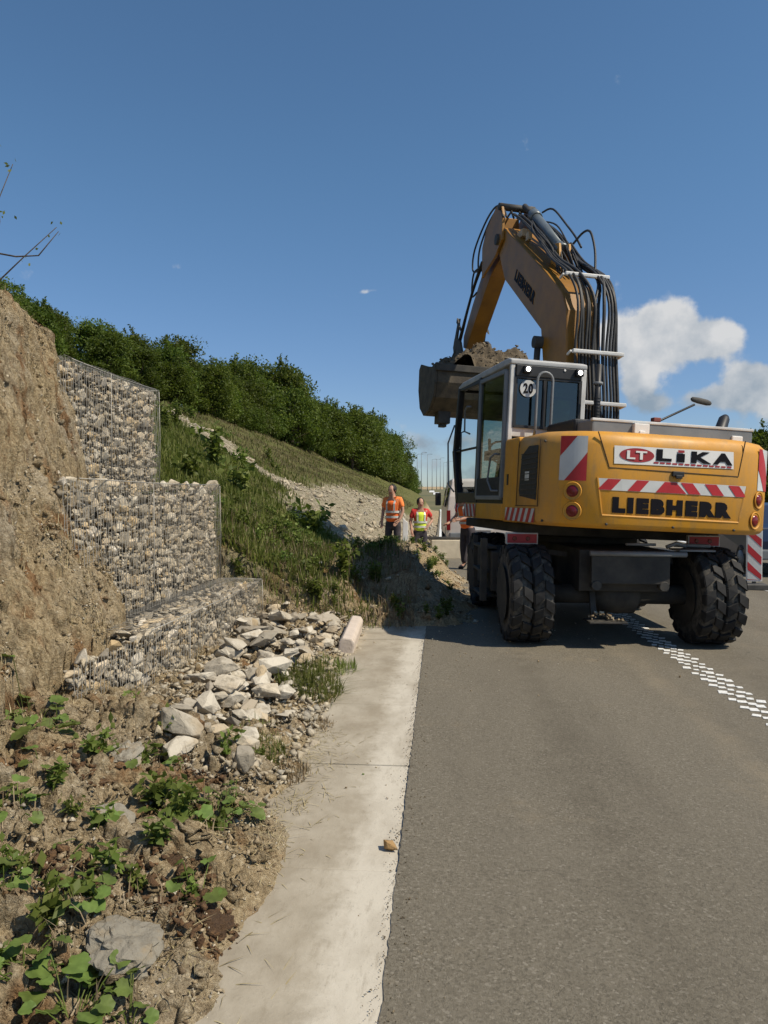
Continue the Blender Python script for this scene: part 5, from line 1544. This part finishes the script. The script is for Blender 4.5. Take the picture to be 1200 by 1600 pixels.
BL = [broad_leaf(i) for i in range(9)]
def leaf_plant(x, y, n, size, spread, label):
    z = tz(x, y)
    g = empty('leafy_plant', (x, y, z)); tag(g, label, 'plant', 'broad leaved plants on the earth bank')
    st = MB()
    for k in range(n):
        a = random.uniform(0, 6.28); d = spread * random.random() ** .7
        px, py = d * math.cos(a), d * math.sin(a)
        h = tz(x + px, y + py) - z + random.uniform(.015, .05) + size * .2
        s_ = size * random.uniform(.45, 1.0)
        tilt = random.uniform(.05, .75)
        az_ = a - math.pi / 2 + random.uniform(-.7, .7)
        mobj('leaf', random.choice(BL), g, (px, py, h), Euler((-tilt + .25, random.uniform(-.35, .35), az_)), (s_, s_, s_))
        st.tube([(px * .25, py * .25, -.03), (px * .7, py * .7, h * .6), (px, py, h)], .0022, 4, False)
    st.build('stems', M['weed'], g)
for (x, y, n, s_, sp, lb) in [
    (-2.10, 3.62, 14, .11, .17, 'leafy plant highest on the bank at the left edge'),
    (-1.84, 3.26, 9, .135, .12, 'plant with the largest rounded leaves in the middle left of the bank'),
    (-1.60, 2.66, 9, .085, .13, 'leafy plant at the left edge below the big rounded leaves'),
    (-1.52, 3.48, 22, .072, .20, 'dense small leaved plant just below the gabion foot'),
    (-1.40, 3.38, 12, .075, .14, 'small leaved plant right of the dense one on the bank'),
    (-1.16, 3.10, 18, .075, .18, 'leafy plant spilling beside the rust brown clod'),
    (-1.00, 3.16, 18, .072, .16, 'leafy plant reaching towards the gutter'),
    (-.93, 3.28, 12, .062, .12, 'plant around the tall pale stone at the gutter'),
    (-1.34, 2.72, 11, .075, .14, 'leafy plant in the centre of the bank above the hollow'),
    (-.88, 2.58, 10, .085, .10, 'isolated leafy plant nearest the gutter'),
    (-1.14, 2.24, 7, .075, .09, 'few leaved plant above the bottom left corner'),
    (-1.18, 1.98, 14, .10, .14, 'large leafy plant in the bottom left corner'),
    (-1.00, 1.92, 12, .085, .12, 'leafy plant at the bottom edge beside the corner plant'),
    (-.85, 1.93, 6, .06, .08, 'small plant at the bottom edge near the gutter'),
    (-1.96, 3.62, 5, .08, .08, 'few upright leaves above the big rounded leaves'),
    (-1.42, 2.28, 6, .085, .08, 'small plant at the left edge above the corner plant'),
    (-1.70, 3.02, 5, .08, .07, 'two or three leaves alone in the middle of the bank')]:
    leaf_plant(x, y, int(n * 1.25), s_, sp, lb)
# bare shrub on the crest
def shrub():
    g = empty('bare_shrub', (-3.95, 6.05, tz(-3.95, 6.05)))
    tag(g, 'thin bare shrub with few leaves on the crest at the left edge', 'shrub')
    mb = MB(); P = []; rr_ = random.Random(3)
    for k in range(7):
        a = rr_.uniform(-.9, .9); l = rr_.uniform(.7, 1.3)
        pts = [(0, 0, -.1)]
        for t in (.3, .6, 1.0):
            pts.append((math.sin(a) * l * t + rr_.uniform(-.05, .05), rr_.uniform(-.1, .1), l * t * math.cos(a) + .1))
        mb.tube(pts, [.010, .007, .005, .003], 5); P += pts[2:]
    mb.tube([(.1, 0, .55), (.35, 0, .50), (.52, .05, .52), (.70, .05, .72)], [.008, .007, .006, .003], 5)
    mb.build('branches', M['bark'], g)
    pp_ = np.array([[p[0] + rr_.uniform(-.1, .1), p[1] + rr_.uniform(-.1, .1), p[2] + rr_.uniform(-.1, .1)] for p in P for _ in range(4)])
    V, F = leafquads(pp_, rng.normal(0, 1, (len(pp_), 3)), np.full(len(pp_), .045), .5)
    mobj('leaves', np_mesh('leaves', V, F, M['weed']), g)
shrub()

# ---------------------------------------------------------------- trees
def tree_meshes(seed, hgt, nb, per, leaf, wd=1.0):
    global rng
    keep = rng; rng = np.random.default_rng(seed)
    tr_ = MB(); tips = []
    tr_.tube([(0, 0, -.3), (.05, .02, hgt * .25), (-.04, .05, hgt * .5), (.03, 0, hgt * .8)], [.09, .07, .05, .02], 7)
    cs = []
    for k in range(nb):
        f = rng.uniform(.12, 1.0)
        rad = hgt * .42 * wd * (1.05 - .75 * max(0, f - .35)) * rng.random() ** .5
        a = rng.uniform(0, 6.28)
        c = np.array([rad * np.cos(a), rad * np.sin(a), f * hgt])
        cs.append((c, hgt * rng.choice([.07, .10, .14, .20])))
        if k % 2 == 0:
            m_ = c * np.array([.45, .45, .72])
            tr_.tube([(0, 0, max(.1, c[2] * .45)), tuple(m_), tuple(c)], [.035, .022, .008], 5, False)
    P = []; D = []
    for k in range(9):
        a = rng.uniform(0, 6.28); q = hgt * .30 * wd * rng.random(); b0 = np.array([q * np.cos(a), q * np.sin(a), hgt * (.98 - .35 * q / (hgt * .3))])
        ln = hgt * rng.uniform(.10, .26); tdir = np.array([rng.normal(0, .25), rng.normal(0, .25), 1.0])
        t = rng.random(55)[:, None]
        P.append(b0 + tdir * t * ln + rng.normal(0, .07, (55, 3)) * (1.3 - t)); dd = rng.normal(0, 1, (55, 3)); D.append(dd / np.linalg.norm(dd, axis=1, keepdims=True))
        tr_.tube([tuple(b0 * .8), tuple(b0), tuple(b0 + tdir * ln * .9)], [.02, .015, .005], 4, False)
    for c, r_ in cs:
        d = rng.normal(0, 1, (per, 3)); d /= np.linalg.norm(d, axis=1, keepdims=True)
        q = r_ * (.35 + .75 * rng.random(per) ** .6)[:, None]
        p = c + d * q * np.array([1.15, 1.15, .8])
        P.append(p); D.append(d)
    P = np.concatenate(P); D = np.concatenate(D)
    k = P[:, 2] > .05; P, D = P[k], D[k]
    V, F = leafquads(P, D, rng.uniform(.55, 1.5, len(P)) * leaf, .5, .6)
    rng = keep
    return tr_.mesh('trunk', M['bark']), np_mesh('crown', V, F, M['tree_leaf'])
TM = [tree_meshes(200 + i, 4.0, 46 + 4 * i, 190, .17, [1.0, 1.15, .85, 1.0, .95][i]) for i in range(5)]
def put_tree(x, y, h, label, group='trees along the top of the hillside', v=None, z=None):
    s_ = h / 4.15
    g = empty('tree', (x, y, (tz(x, y) if z is None else z)), (0, 0, random.uniform(0, 6.28)))
    g.scale = (s_ * random.uniform(.9, 1.2), s_ * random.uniform(.9, 1.2), s_)
    tag(g, label, 'tree', group)
    t, c = random.choice(TM) if v is None else TM[v]
    mobj('trunk', t, g); mobj('crown', c, g)
rt = random.Random(21)
hcurve = lambda y: float(np.interp(y, [14, 22, 32, 50, 75, 100, 150], [2.2, 2.2, 2.5, 3.8, 5.0, 6.3, 6.7]))
y = 15.0
while y < 165:
    for row, (xb, sc_h) in enumerate(((-10.6, .86), (-12.6, 1.0), (-15.2, 1.05))):
        if row == 2 and y > 70: continue
        xc = xb + float(np.interp(y, [14, 45, 80, 120, 170], [-1.3, 0, 2.2, 3.4, 4.6])) + rt.uniform(-.8, .8)
        yy = y + rt.uniform(-.5, .5) * (1 + y / 40)
        band_i = 0 if yy < 32 else 1 if yy < 70 else 2
        place = ['above the gabions at left', 'above the pale track on the slope', 'towards the bend of the road'][band_i]
        lab = ['front row tree of the dense hillside belt ', 'second row tree of the dense hillside belt ', 'back row tree of the dense hillside belt '][row] + place
        if rt.random() < .05: continue
        put_tree(xc + float(cshift(np.array(yy))), yy, hcurve(yy) * sc_h * rt.choice([.65, .8, .9, 1.0, 1.1, 1.25 if yy > 30 else 1.0]) * (1 + .35 * float(fbm(np.array(yy), np.array(3.), .11, 2, 5))), lab, ['front row of the tree belt ', 'second row of the tree belt ', 'back row of the tree belt '][row] + place)
    y += 1.15 + y * .032
for i, (x, y, h) in enumerate([(24.6, 58, 6.6), (27.5, 60, 7.2), (31, 64, 6.5), (38, 60, 7), (44, 70, 8)]):
    put_tree(x, y, h, ['dark tree at the right edge behind the counterweight', 'second dark tree from the right edge', 'tree beyond the right edge of the road', 'tree far right beyond the road', 'tree farthest right beyond the road'][i], 'trees right of the road', z=-.1)
for i in range(26):
    x = 18 + i * 4.2 + rt.uniform(-1.5, 1.5); y = 150 + rt.uniform(-20, 30)
    put_tree(x, y, rt.uniform(2.4, 4.6) + (2 if i > 18 else 0), 'low far shrub on the skyline right of the machine', 'far shrubs on the right skyline', z=1.0)
for i in range(16):
    x = 10.9 + rt.uniform(0, 1.4); y = 13 + i * 1.6
    put_tree(x, y, rt.uniform(.45, .85), 'low bush on the verge behind the striped board', 'low bushes on the right verge', z=-.2)
x = rng.uniform(10.6, 20, 9000); y = 8 + 60 * rng.random(9000) ** 1.6
blades('verge_grass', x, y, rng.uniform(.1, .35, 9000), rng.uniform(.01, .025, 9000), M['drygrass'], .5, 'rough grass of the right hand verge', z=np.full(9000, -.2))
for i in range(30):
    yy = 175 + i * 7; xx = -3.5 + float(cshift(np.array(float(yy)))) - rt.uniform(0, 9)
    put_tree(xx, yy, rt.uniform(3.5, 6.5), 'far tree where the road bends out of sight', 'far trees at the bend', z=float(zroad(np.array(float(yy)))) + .5)

# ---------------------------------------------------------------- people
def skin_mesh(name, verts, edges, radii, mat, root=0, levels=2):
    me = bpy.data.meshes.new(name)
    me.from_pydata(verts, edges, [])
    o = bpy.data.objects.new(name, me); C.objects.link(o)
    md = o.modifiers.new('skin', 'SKIN'); md.use_smooth_shade = True
    for i, r_ in enumerate(radii):
        sv = me.skin_vertices[0].data[i]
        sv.radius = r_ if isinstance(r_, tuple) else (r_, r_)
        sv.use_root = (i == root)
    ms = o.modifiers.new('sub', 'SUBSURF'); ms.levels = levels; ms.render_levels = levels
    dg = bpy.context.evaluated_depsgraph_get(); dg.update()
    out = bpy.data.meshes.new_from_object(o.evaluated_get(dg))
    bpy.data.objects.remove(o)
    out.materials.clear(); out.materials.append(mat)
    out.polygons.foreach_set('use_smooth', [True] * len(out.polygons))
    return out
def person(label, loc, rotz, scale, J, torso, vest, sleeve, trouser, lean=0.0):
    """J: dict with arm joints (elbow, wrist) per side; y+ is where the person faces"""
    g = empty('person', loc, (0, 0, rotz)); g.scale = (scale,) * 3
    tag(g, label, 'person', 'road workers in high visibility clothing')
    V = []; E_ = []; Rr = []
    def a(p, r_, par=None):
        V.append(p); Rr.append(r_)
        if par is not None: E_.append((par, len(V) - 1))
        return len(V) - 1
    L = lean
    pel = a((0, 0, .95), (.15, .11)); sp = a((0, .02 + L * .4, 1.14), (.135, .10), pel); ch = a((0, .03 + L * .8, 1.34), (.165, .115), sp)
    nk = a((0, .045 + L, 1.50), (.058, .058), ch); hd_ = a((0, .075 + L * 1.15, 1.60), (.078, .092), nk); ht = a((0, .07 + L * 1.2, 1.70), (.074, .09), hd_); a((0, .06 + L * 1.2, 1.755), (.045, .05), ht)
    a((0, .165 + L * 1.15, 1.615), .018, hd_)
    sh = {}
    for sd_ in (-1, 1):
        s1 = a((sd_ * .185, .02 + L * .85, 1.425), (.062, .062), ch)
        e, wr, hn = J[sd_]
        el_ = a(e, .043, s1); w1 = a(wr, .030, el_); h1 = a(hn, (.036, .022), w1)
        d = (Vector(hn) - Vector(wr)).normalized(); sdv = d.cross(Vector((0, 1, 0)))
        sdv = sdv.normalized() if sdv.length > .1 else Vector((1, 0, 0))
        for k, (o_, ln) in enumerate(((-.027, .062), (-.009, .075), (.010, .072), (.028, .055))):
            k1 = a(tuple(Vector(hn) + d * .035 + sdv * o_), .0095, h1); a(tuple(Vector(hn) + d * (.035 + ln) + sdv * o_ * 1.1 + Vector((0, .012, 0))), .0085, k1)
        t1 = a(tuple(Vector(wr) + d * .02 + sdv * .035 + Vector((0, .02, 0))), .012, w1); a(tuple(Vector(hn) + d * .02 + sdv * .05 + Vector((0, .03, 0))), .010, t1)
        sh[sd_] = (V[s1], e, wr)
        hp_ = a((sd_ * .095, 0, .90), (.095, .10), pel); kn = a((sd_ * .115, .03, .50), .062, hp_); an = a((sd_ * .125, -.01, .10), .042, kn); a((sd_ * .145, .12, .045), (.042, .035), an)
    mobj('body', skin_mesh('body', V, E_, Rr, M['skin']), g)
    # trousers
    V2 = [(0, 0, .99), (0, 0, .90)]; R2 = [(.158, .122), (.15, .125)]; E2 = [(0, 1)]
    for sd_ in (-1, 1):
        b = len(V2)
        V2 += [(sd_ * .10, 0, .82), (sd_ * .118, .03, .50), (sd_ * .127, -.01, .12)]; R2 += [(.105, .11), .082, .068]
        E2 += [(1, b), (b, b + 1), (b + 1, b + 2)]
    mobj('trousers', skin_mesh('trousers', V2, E2, R2, trouser), g)
    # shirt with short sleeves
    V3 = [(0, .0, .96), (0, .02 + L * .4, 1.14), (0, .03 + L * .8, 1.34), (0, .04 + L, 1.475)]; R3 = [(.165, .128), (.155, .122), (.183, .135), (.075, .075)]; E3 = [(0, 1), (1, 2), (2, 3)]
    for sd_ in (-1, 1):
        s_, e, wr = sh[sd_]
        m1 = tuple(Vector(s_).lerp(Vector(e), .75)); b = len(V3)
        V3 += [s_, m1]; R3 += [.078, .068]; E3 += [(2, b), (b, b + 1)]
    mobj('shirt', skin_mesh('shirt', V3, E3, R3, sleeve, 1), g)
    # vest over it
    V4 = [(0, 0, .90), (0, .02 + L * .4, 1.12), (0, .03 + L * .8, 1.33), (0, .035 + L * .95, 1.43)]; R4 = [(.188, .148), (.176, .14), (.192, .15), (.145, .10)]
    vo = mobj('vest', skin_mesh('vest', V4, [(0, 1), (1, 2), (2, 3)], R4, vest, 1), g)
    for z, rx, ry, yo in ((1.02, .190, .150, L * .2), (1.14, .186, .148, L * .45)):
        mb = MB(); n = 28
        vs_ = []
        for dz, gr in ((-.025, 0), (.025, 0)):
            vs_ += [(rx * math.cos(2 * math.pi * k / n), yo + .015 + ry * math.sin(2 * math.pi * k / n), z + dz) for k in range(n)]
        mb.add(vs_, [(k, (k + 1) % n, n + (k + 1) % n, n + k) for k in range(n)], True)
        sub(mb, 'reflective_band', M['reflect_band'], vo)
    for sd_ in (-1, 1):
        mb = MB(); mb.add([(sd_ * .075, .155 + L * .35, 1.16), (sd_ * .115, .148 + L * .35, 1.16), (sd_ * .115, .150 + L * .8, 1.33), (sd_ * .075, .162 + L * .8, 1.33)], [(0, 1, 2, 3)])
        mb.add([(sd_ * .075, .162 + L * .8, 1.33), (sd_ * .115, .150 + L * .8, 1.33), (sd_ * .12, .06 + L * .9, 1.475), (sd_ * .08, .07 + L * .9, 1.475)], [(0, 1, 2, 3)])
        sub(mb, 'shoulder_band', M['reflect_band'], vo)
    # hair, eyes, ears, boots
    hb = MB(); cx, cy, cz = 0, .062 + L * 1.2, 1.672
    for i, (ph0) in enumerate(np.linspace(0, 1, 7)):
        pass
    hb.lathe([(.118, .005), (.110, .04), (.085, .072), (.045, .090), (.0, .094), (-.05, .088)], 'z', 20, (0, 0, 0))
    ho = hb.build('hair', M['hair'], g, (cx, cy - .024, cz - .018), (.42, 0, 0)); ho.scale = (1.04, 1.16, 1.04)
    for sd_ in (-1, 1):
        mb = MB(); mb.lathe([(-.006, .002), (-.004, .009), (.004, .009), (.006, .002)], 'y', 8); mb.build('eye', M['hair'], g, (sd_ * .031, .158 + L * 1.15, 1.645))
        mb = MB(); mb.lathe([(-.010, .006), (-.004, .024), (.006, .022), (.010, .008)], 'x', 10); mb.build('ear', M['skin'], g, (sd_ * .083, .06 + L * 1.15, 1.63))
        bt = skin_mesh('boot', [(sd_ * .127, -.03, .16), (sd_ * .13, -.02, .055), (sd_ * .148, .14, .04)], [(0, 1), (1, 2)], [.062, (.055, .05), (.052, .036)], M['boots'], 1, 1)
        mobj('boot', bt, g)
    mb = MB(); mb.box(-.028, .028, .155 + L * 1.15, .163 + L * 1.15, 1.565, 1.573); mb.build('mouth', M['lika_red'], g)
    return g
pose_hang = {-1: ((-.255, .02, 1.16), (-.22, .12, .95), (-.17, .17, .89)), 1: ((.255, .0, 1.16), (.25, .08, .93), (.24, .11, .85))}
pose_hip = {-1: ((-.34, -.03, 1.20), (-.21, .08, 1.05), (-.16, .10, 1.0)), 1: ((.25, .0, 1.16), (.24, .09, .94), (.23, .11, .86))}
pose_fwd = {-1: ((-.26, .12, 1.18), (-.20, .36, 1.10), (-.17, .44, 1.09)), 1: ((.26, .1, 1.17), (.22, .34, 1.02), (.2, .42, 1.0))}
person('worker in an orange vest and orange shirt facing the camera, hands low', (-1.10, 16.8, tz(-1.10, 16.8) + .02), math.pi - .35, .98, pose_hang, None, M['orange_vest'], M['orange_shirt'], M['trousers'])
person('shorter worker in a yellow vest over a red shirt, hand on hip', (-.50, 17.2, -.13), math.pi + .25, .90, pose_hip, None, M['yellow_vest'], M['red_shirt'], M['trousers'])
person('worker in an orange vest half hidden behind the excavator cab', (.54, 15.3, -.02), math.pi - .9, .95, pose_fwd, None, M['orange_vest'], M['red_shirt'], M['trousers'], .08)

# ---------------------------------------------------------------- board, van, cars, posts, rail
bd_ = empty('striped_board', (5.3, 13.0, crossfall(5.32)), (0, 0, -.12))
tag(bd_, 'red and white striped roadwork board on a rubber foot behind the right rear wheel', 'roadwork board')
mb = MB(); mb.box(-.125, .125, -.02, .02, .13, 1.05); pn = mb.build('panel', M['signwhite'], bd_, bevel=.006)
mb = MB(); patch(mb, [((-.11, .155), (.11, .155), (.11, 1.03), (-.11, 1.03))], lambda u, v, o_: (u, -.02 - o_, v), .003, 1); fc = sub(mb, 'reflective_face', M['reflex_white'], pn)
for k in range(-1, 4):
    z = .16 + k * .30
    poly = [(-.11, z + .17), (.11, z - .05), (.11, z + .09), (-.11, z + .31)]
    poly = [(u, min(1.028, max(.157, v))) for u, v in poly]
    mb = MB(); mb.add([(u, -.0265, v) for u, v in poly], [(0, 1, 2, 3)]); sub(mb, 'red_stripe', M['red'], fc)
mb = MB(); mb.prism([(-.24, 0), (.24, 0), (.24, .05), (.19, .09), (-.19, .09), (-.24, .05)], 'y', -.20, .20); mb.build('rubber_foot', M['rubber'], bd_, bevel=.012)
mb = MB(); mb.box(-.03, .03, -.015, .015, .10, .17); mb.build('socket', M['dark_steel'], bd_)

def vehicle(name, label, cat, loc, rz, prof, width, glassprof, paint, lamp_z, wheel_y, wheel_r=.32, group=None, scale=1.0, rear_y=None, mirrors=None):
    """prof: side outline (y,z), y+ forwards; glassprof: list of side windows"""
    g = empty(name, loc, (0, 0, rz)); g.scale = (scale,) * 3
    tag(g, label, cat, group)
    mb = MB(); mb.prism(prof, 'x', -width / 2, width / 2)
    me = mb.mesh('body', paint, .05, 3)
    zmx = max(p_[1] for p_ in prof); zw = [q[1] for q in glassprof[0]]; zs = min(zw)
    for v in me.vertices:                                     # tumblehome: sides lean in above the waist
        if v.co.z > zs: v.co.x *= 1 - .16 * (v.co.z - zs) / (zmx - zs)
    b = mobj('body', me, g)
    for q in glassprof:
        for sd_ in (-1, 1):
            mb = MB(); mb.add([(sd_ * (width / 2 * (1 - .16 * max(0, zz - zs) / (zmx - zs)) + .006), yy, zz) for yy, zz in q], [tuple(range(len(q)))]); sub(mb, 'side_window', M['glass_car'], b)
    ry = min(p_[0] for p_ in prof) if rear_y is None else rear_y
    for sd_ in (-1, 1):
        mb = MB(); mb.box(sd_ * width / 2 - (.10 if sd_ > 0 else -.0) , sd_ * width / 2 + (.0 if sd_ > 0 else .10), ry - .02, ry + .03, lamp_z[0], lamp_z[1]); sub(mb, 'tail_light', M['lamp_red'], b, .006)
    mb = MB(); mb.box(-width * .46, width * .46, ry - .07, ry + .05, .36, .56); sub(mb, 'bumper', M['grey_paint'], b, .03)
    mb = MB(); mb.box(-.26, .26, ry - .03, ry - .005, .62, .73); sub(mb, 'number_plate', M['signwhite'], b)
    for y in wheel_y:
        for sd_ in (-1, 1):
            mb = MB(); mb.lathe([(-.10, .02), (-.10, wheel_r * .62), (-.10, wheel_r * .94), (-.07, wheel_r), (.07, wheel_r), (.10, wheel_r * .94), (.10, .02)], 'x', 22)
            wv = mb.build('wheel', M['tyre'], g, (sd_ * (width / 2 - .10), y, wheel_r))
            mb = MB(); mb.lathe([(-.012, .02), (-.008, wheel_r * .6), (.008, wheel_r * .6), (.012, .02)], 'x', 18, (sd_ * .10, 0, 0)); sub(mb, 'rim', M['silver'], wv)
    if mirrors:
        for sd_ in (-1, 1):
            mb = MB(); mb.box(sd_ * (width / 2 + .13) - .09, sd_ * (width / 2 + .13) + .09, mirrors[0] - .05, mirrors[0] + .04, mirrors[1], mirrors[2]); sub(mb, 'wing_mirror', M['black'], b, .03)
    return g, b
vprof = [(-2.35, .42), (-2.38, 1.0), (-2.34, 1.5), (-2.22, 1.92), (-2.05, 1.98), (1.15, 1.98), (1.45, 1.86), (1.95, 1.22), (2.45, 1.02), (2.50, .60), (2.42, .40)]
vg, vb = vehicle('van', 'cream white van parked ahead of the excavator, seen past its cab', 'van', (1.02, 21.9, crossfall(1.0)), .03, vprof, 1.92,
        [[(-2.0, 1.22), (-2.0, 1.74), (-.7, 1.74), (-.7, 1.22)], [(.55, 1.22), (.55, 1.74), (1.18, 1.74), (1.62, 1.24)]], M['cream'], (.62, 1.14), (-1.55, 1.55), .34, mirrors=(1.35, 1.22, 1.62))
mb = MB(); mb.add([(-.72, -2.385, 1.25), (.72, -2.385, 1.25), (.66, -2.30, 1.76), (-.66, -2.30, 1.76)], [(0, 1, 2, 3)]); sub(mb, 'rear_window', M['glass_car'], vb)
cprof = [(-2.0, .38), (-2.06, .72), (-2.0, .98), (-1.75, 1.06), (-1.25, 1.42), (-.9, 1.47), (.35, 1.46), (.65, 1.38), (1.15, 1.02), (1.95, .86), (2.08, .62), (2.0, .38)]
cwin = [[(-1.45, 1.04), (-1.05, 1.38), (-.3, 1.40), (-.3, 1.04)], [(-.22, 1.04), (-.22, 1.40), (.42, 1.38), (.95, 1.04)]]
def far_car(x, y, lab, paint, grp='cars far ahead on the road', rz=0.0, name='car'):
    return vehicle(name, lab, 'car', (x, y, float(zroad(np.array(float(y)))) + (crossfall(x) if y < 60 else 0)), rz, cprof, 1.74, cwin, M[paint], (.70, .95), (-1.28, 1.28), .31, grp, mirrors=(.75, .98, 1.12))
far_car(7.09, 17.0, 'dark blue car cut by the right edge beside the striped board', 'car_blue', None, -.05)
sh_ = lambda y: float(cshift(np.array(float(y))))
far_car(2.2 + sh_(190), 190, 'white car, nearer of the two far ahead on the road', 'car_white')
far_car(3.3 + sh_(235), 235, 'white car farther ahead near the bend', 'car_white')
far_car(1.6 + sh_(280), 280, 'dark car farthest ahead on the road', 'car_dark')
# lamp posts
def lamp_post(x, y, h, lab):
    z = float(zroad(np.array(float(y))))
    g = empty('street_lamp', (x, y, z)); tag(g, lab, 'lamp post', 'far lamp posts along the road')
    mb = MB(); mb.tube([(0, 0, -.2), (0, 0, h * .5), (0, 0, h)], [.13, .10, .07], 8); mb.build('post', M['post'], g)
    mb = MB(); mb.tube([(0, 0, h), (.3, 0, h + .15), (1.2, 0, h + .2)], .05, 6); mb.build('arm', M['post'], g)
    mb = MB(); mb.box(1.1, 1.8, -.14, .14, h + .12, h + .24); mb.build('lamp_head', M['post'], g, bevel=.03)
for i in range(10):
    y = 185 + i * 24
    x = 11.2 + sh_(y)
    lamp_post([-7.4, -6.4, -5.2, -3.6, -2.2, -.6, .9, 2.6, 4.4, 6.5][i], y + 40 - (i % 2) * 15, 12.5 + (i % 3) * .8, 'thin lamp post far ahead where the road bends')
# guard rail on the right
gr_ = empty('guard_rail', (10.25, 5, -.16)); tag(gr_, 'grey steel guard rail along the right road edge', 'guard rail')
mb = MB(); mb.prism([(-.03, .44), (.02, .48), (-.03, .56), (-.03, .60), (.02, .66), (-.03, .74), (-.045, .74), (.0, .66), (-.045, .60), (-.045, .56), (.0, .48), (-.045, .44)], 'y', -4, 55); mb.build('rail_beam', M['rail'], gr_)
for k in range(20):
    mb = MB(); mb.box(.0, .05, -3 + k * 3 - .04, -3 + k * 3 + .04, -.1, .70); mb.build('rail_post', M['rail'], gr_)
# pale block and plank, marker post by the workers
mb = MB(); mb.box(-.36, .36, -.18, .18, 0, .46); pb = mb.build('concrete_block', M['block'], None, (.10, 18.0, -.02), (0, 0, .1), bevel=.02); tag(pb, 'cream concrete block on the road edge right of the yellow vest', 'concrete block')
mb = MB(); mb.box(-.55, .45, -.10, .10, 0, .06); pk = mb.build('plank', M['dark_steel'], None, (.10, 18.0, .445), (0, .02, .06), bevel=.006); tag(pk, 'dark plank lying across the cream concrete block', 'plank')
mb = MB(); mb.prism([(-.06, 0), (.06, 0), (.06, .95), (-.06, 1.05)], 'y', -.03, .03); mk = mb.build('marker_post', M['signwhite'], None, (-.82, 16.8, tz(-.82, 16.8)), (0, 0, .1), bevel=.01); tag(mk, 'white marker post between the two standing workers', 'marker post')
# bits of litter in the weeds and on the gutter
for (x, y, s_, m_, lb) in [(-1.58, 9.6, .10, 'signwhite', 'scrap of white litter in the weeds'), (-.42, 3.95, .018, 'weed', 'dark green pebble sized scrap on the gutter')]:
    tag(mobj('litter', rock_mesh('litter', int(x * -100), M[m_], 1.3, .8, .5, 10, .03, .03), None, (x, y, max(tz(x, y), -.01) + s_ * .3), (.3, .2, .5), (s_,) * 3), lb, 'litter')
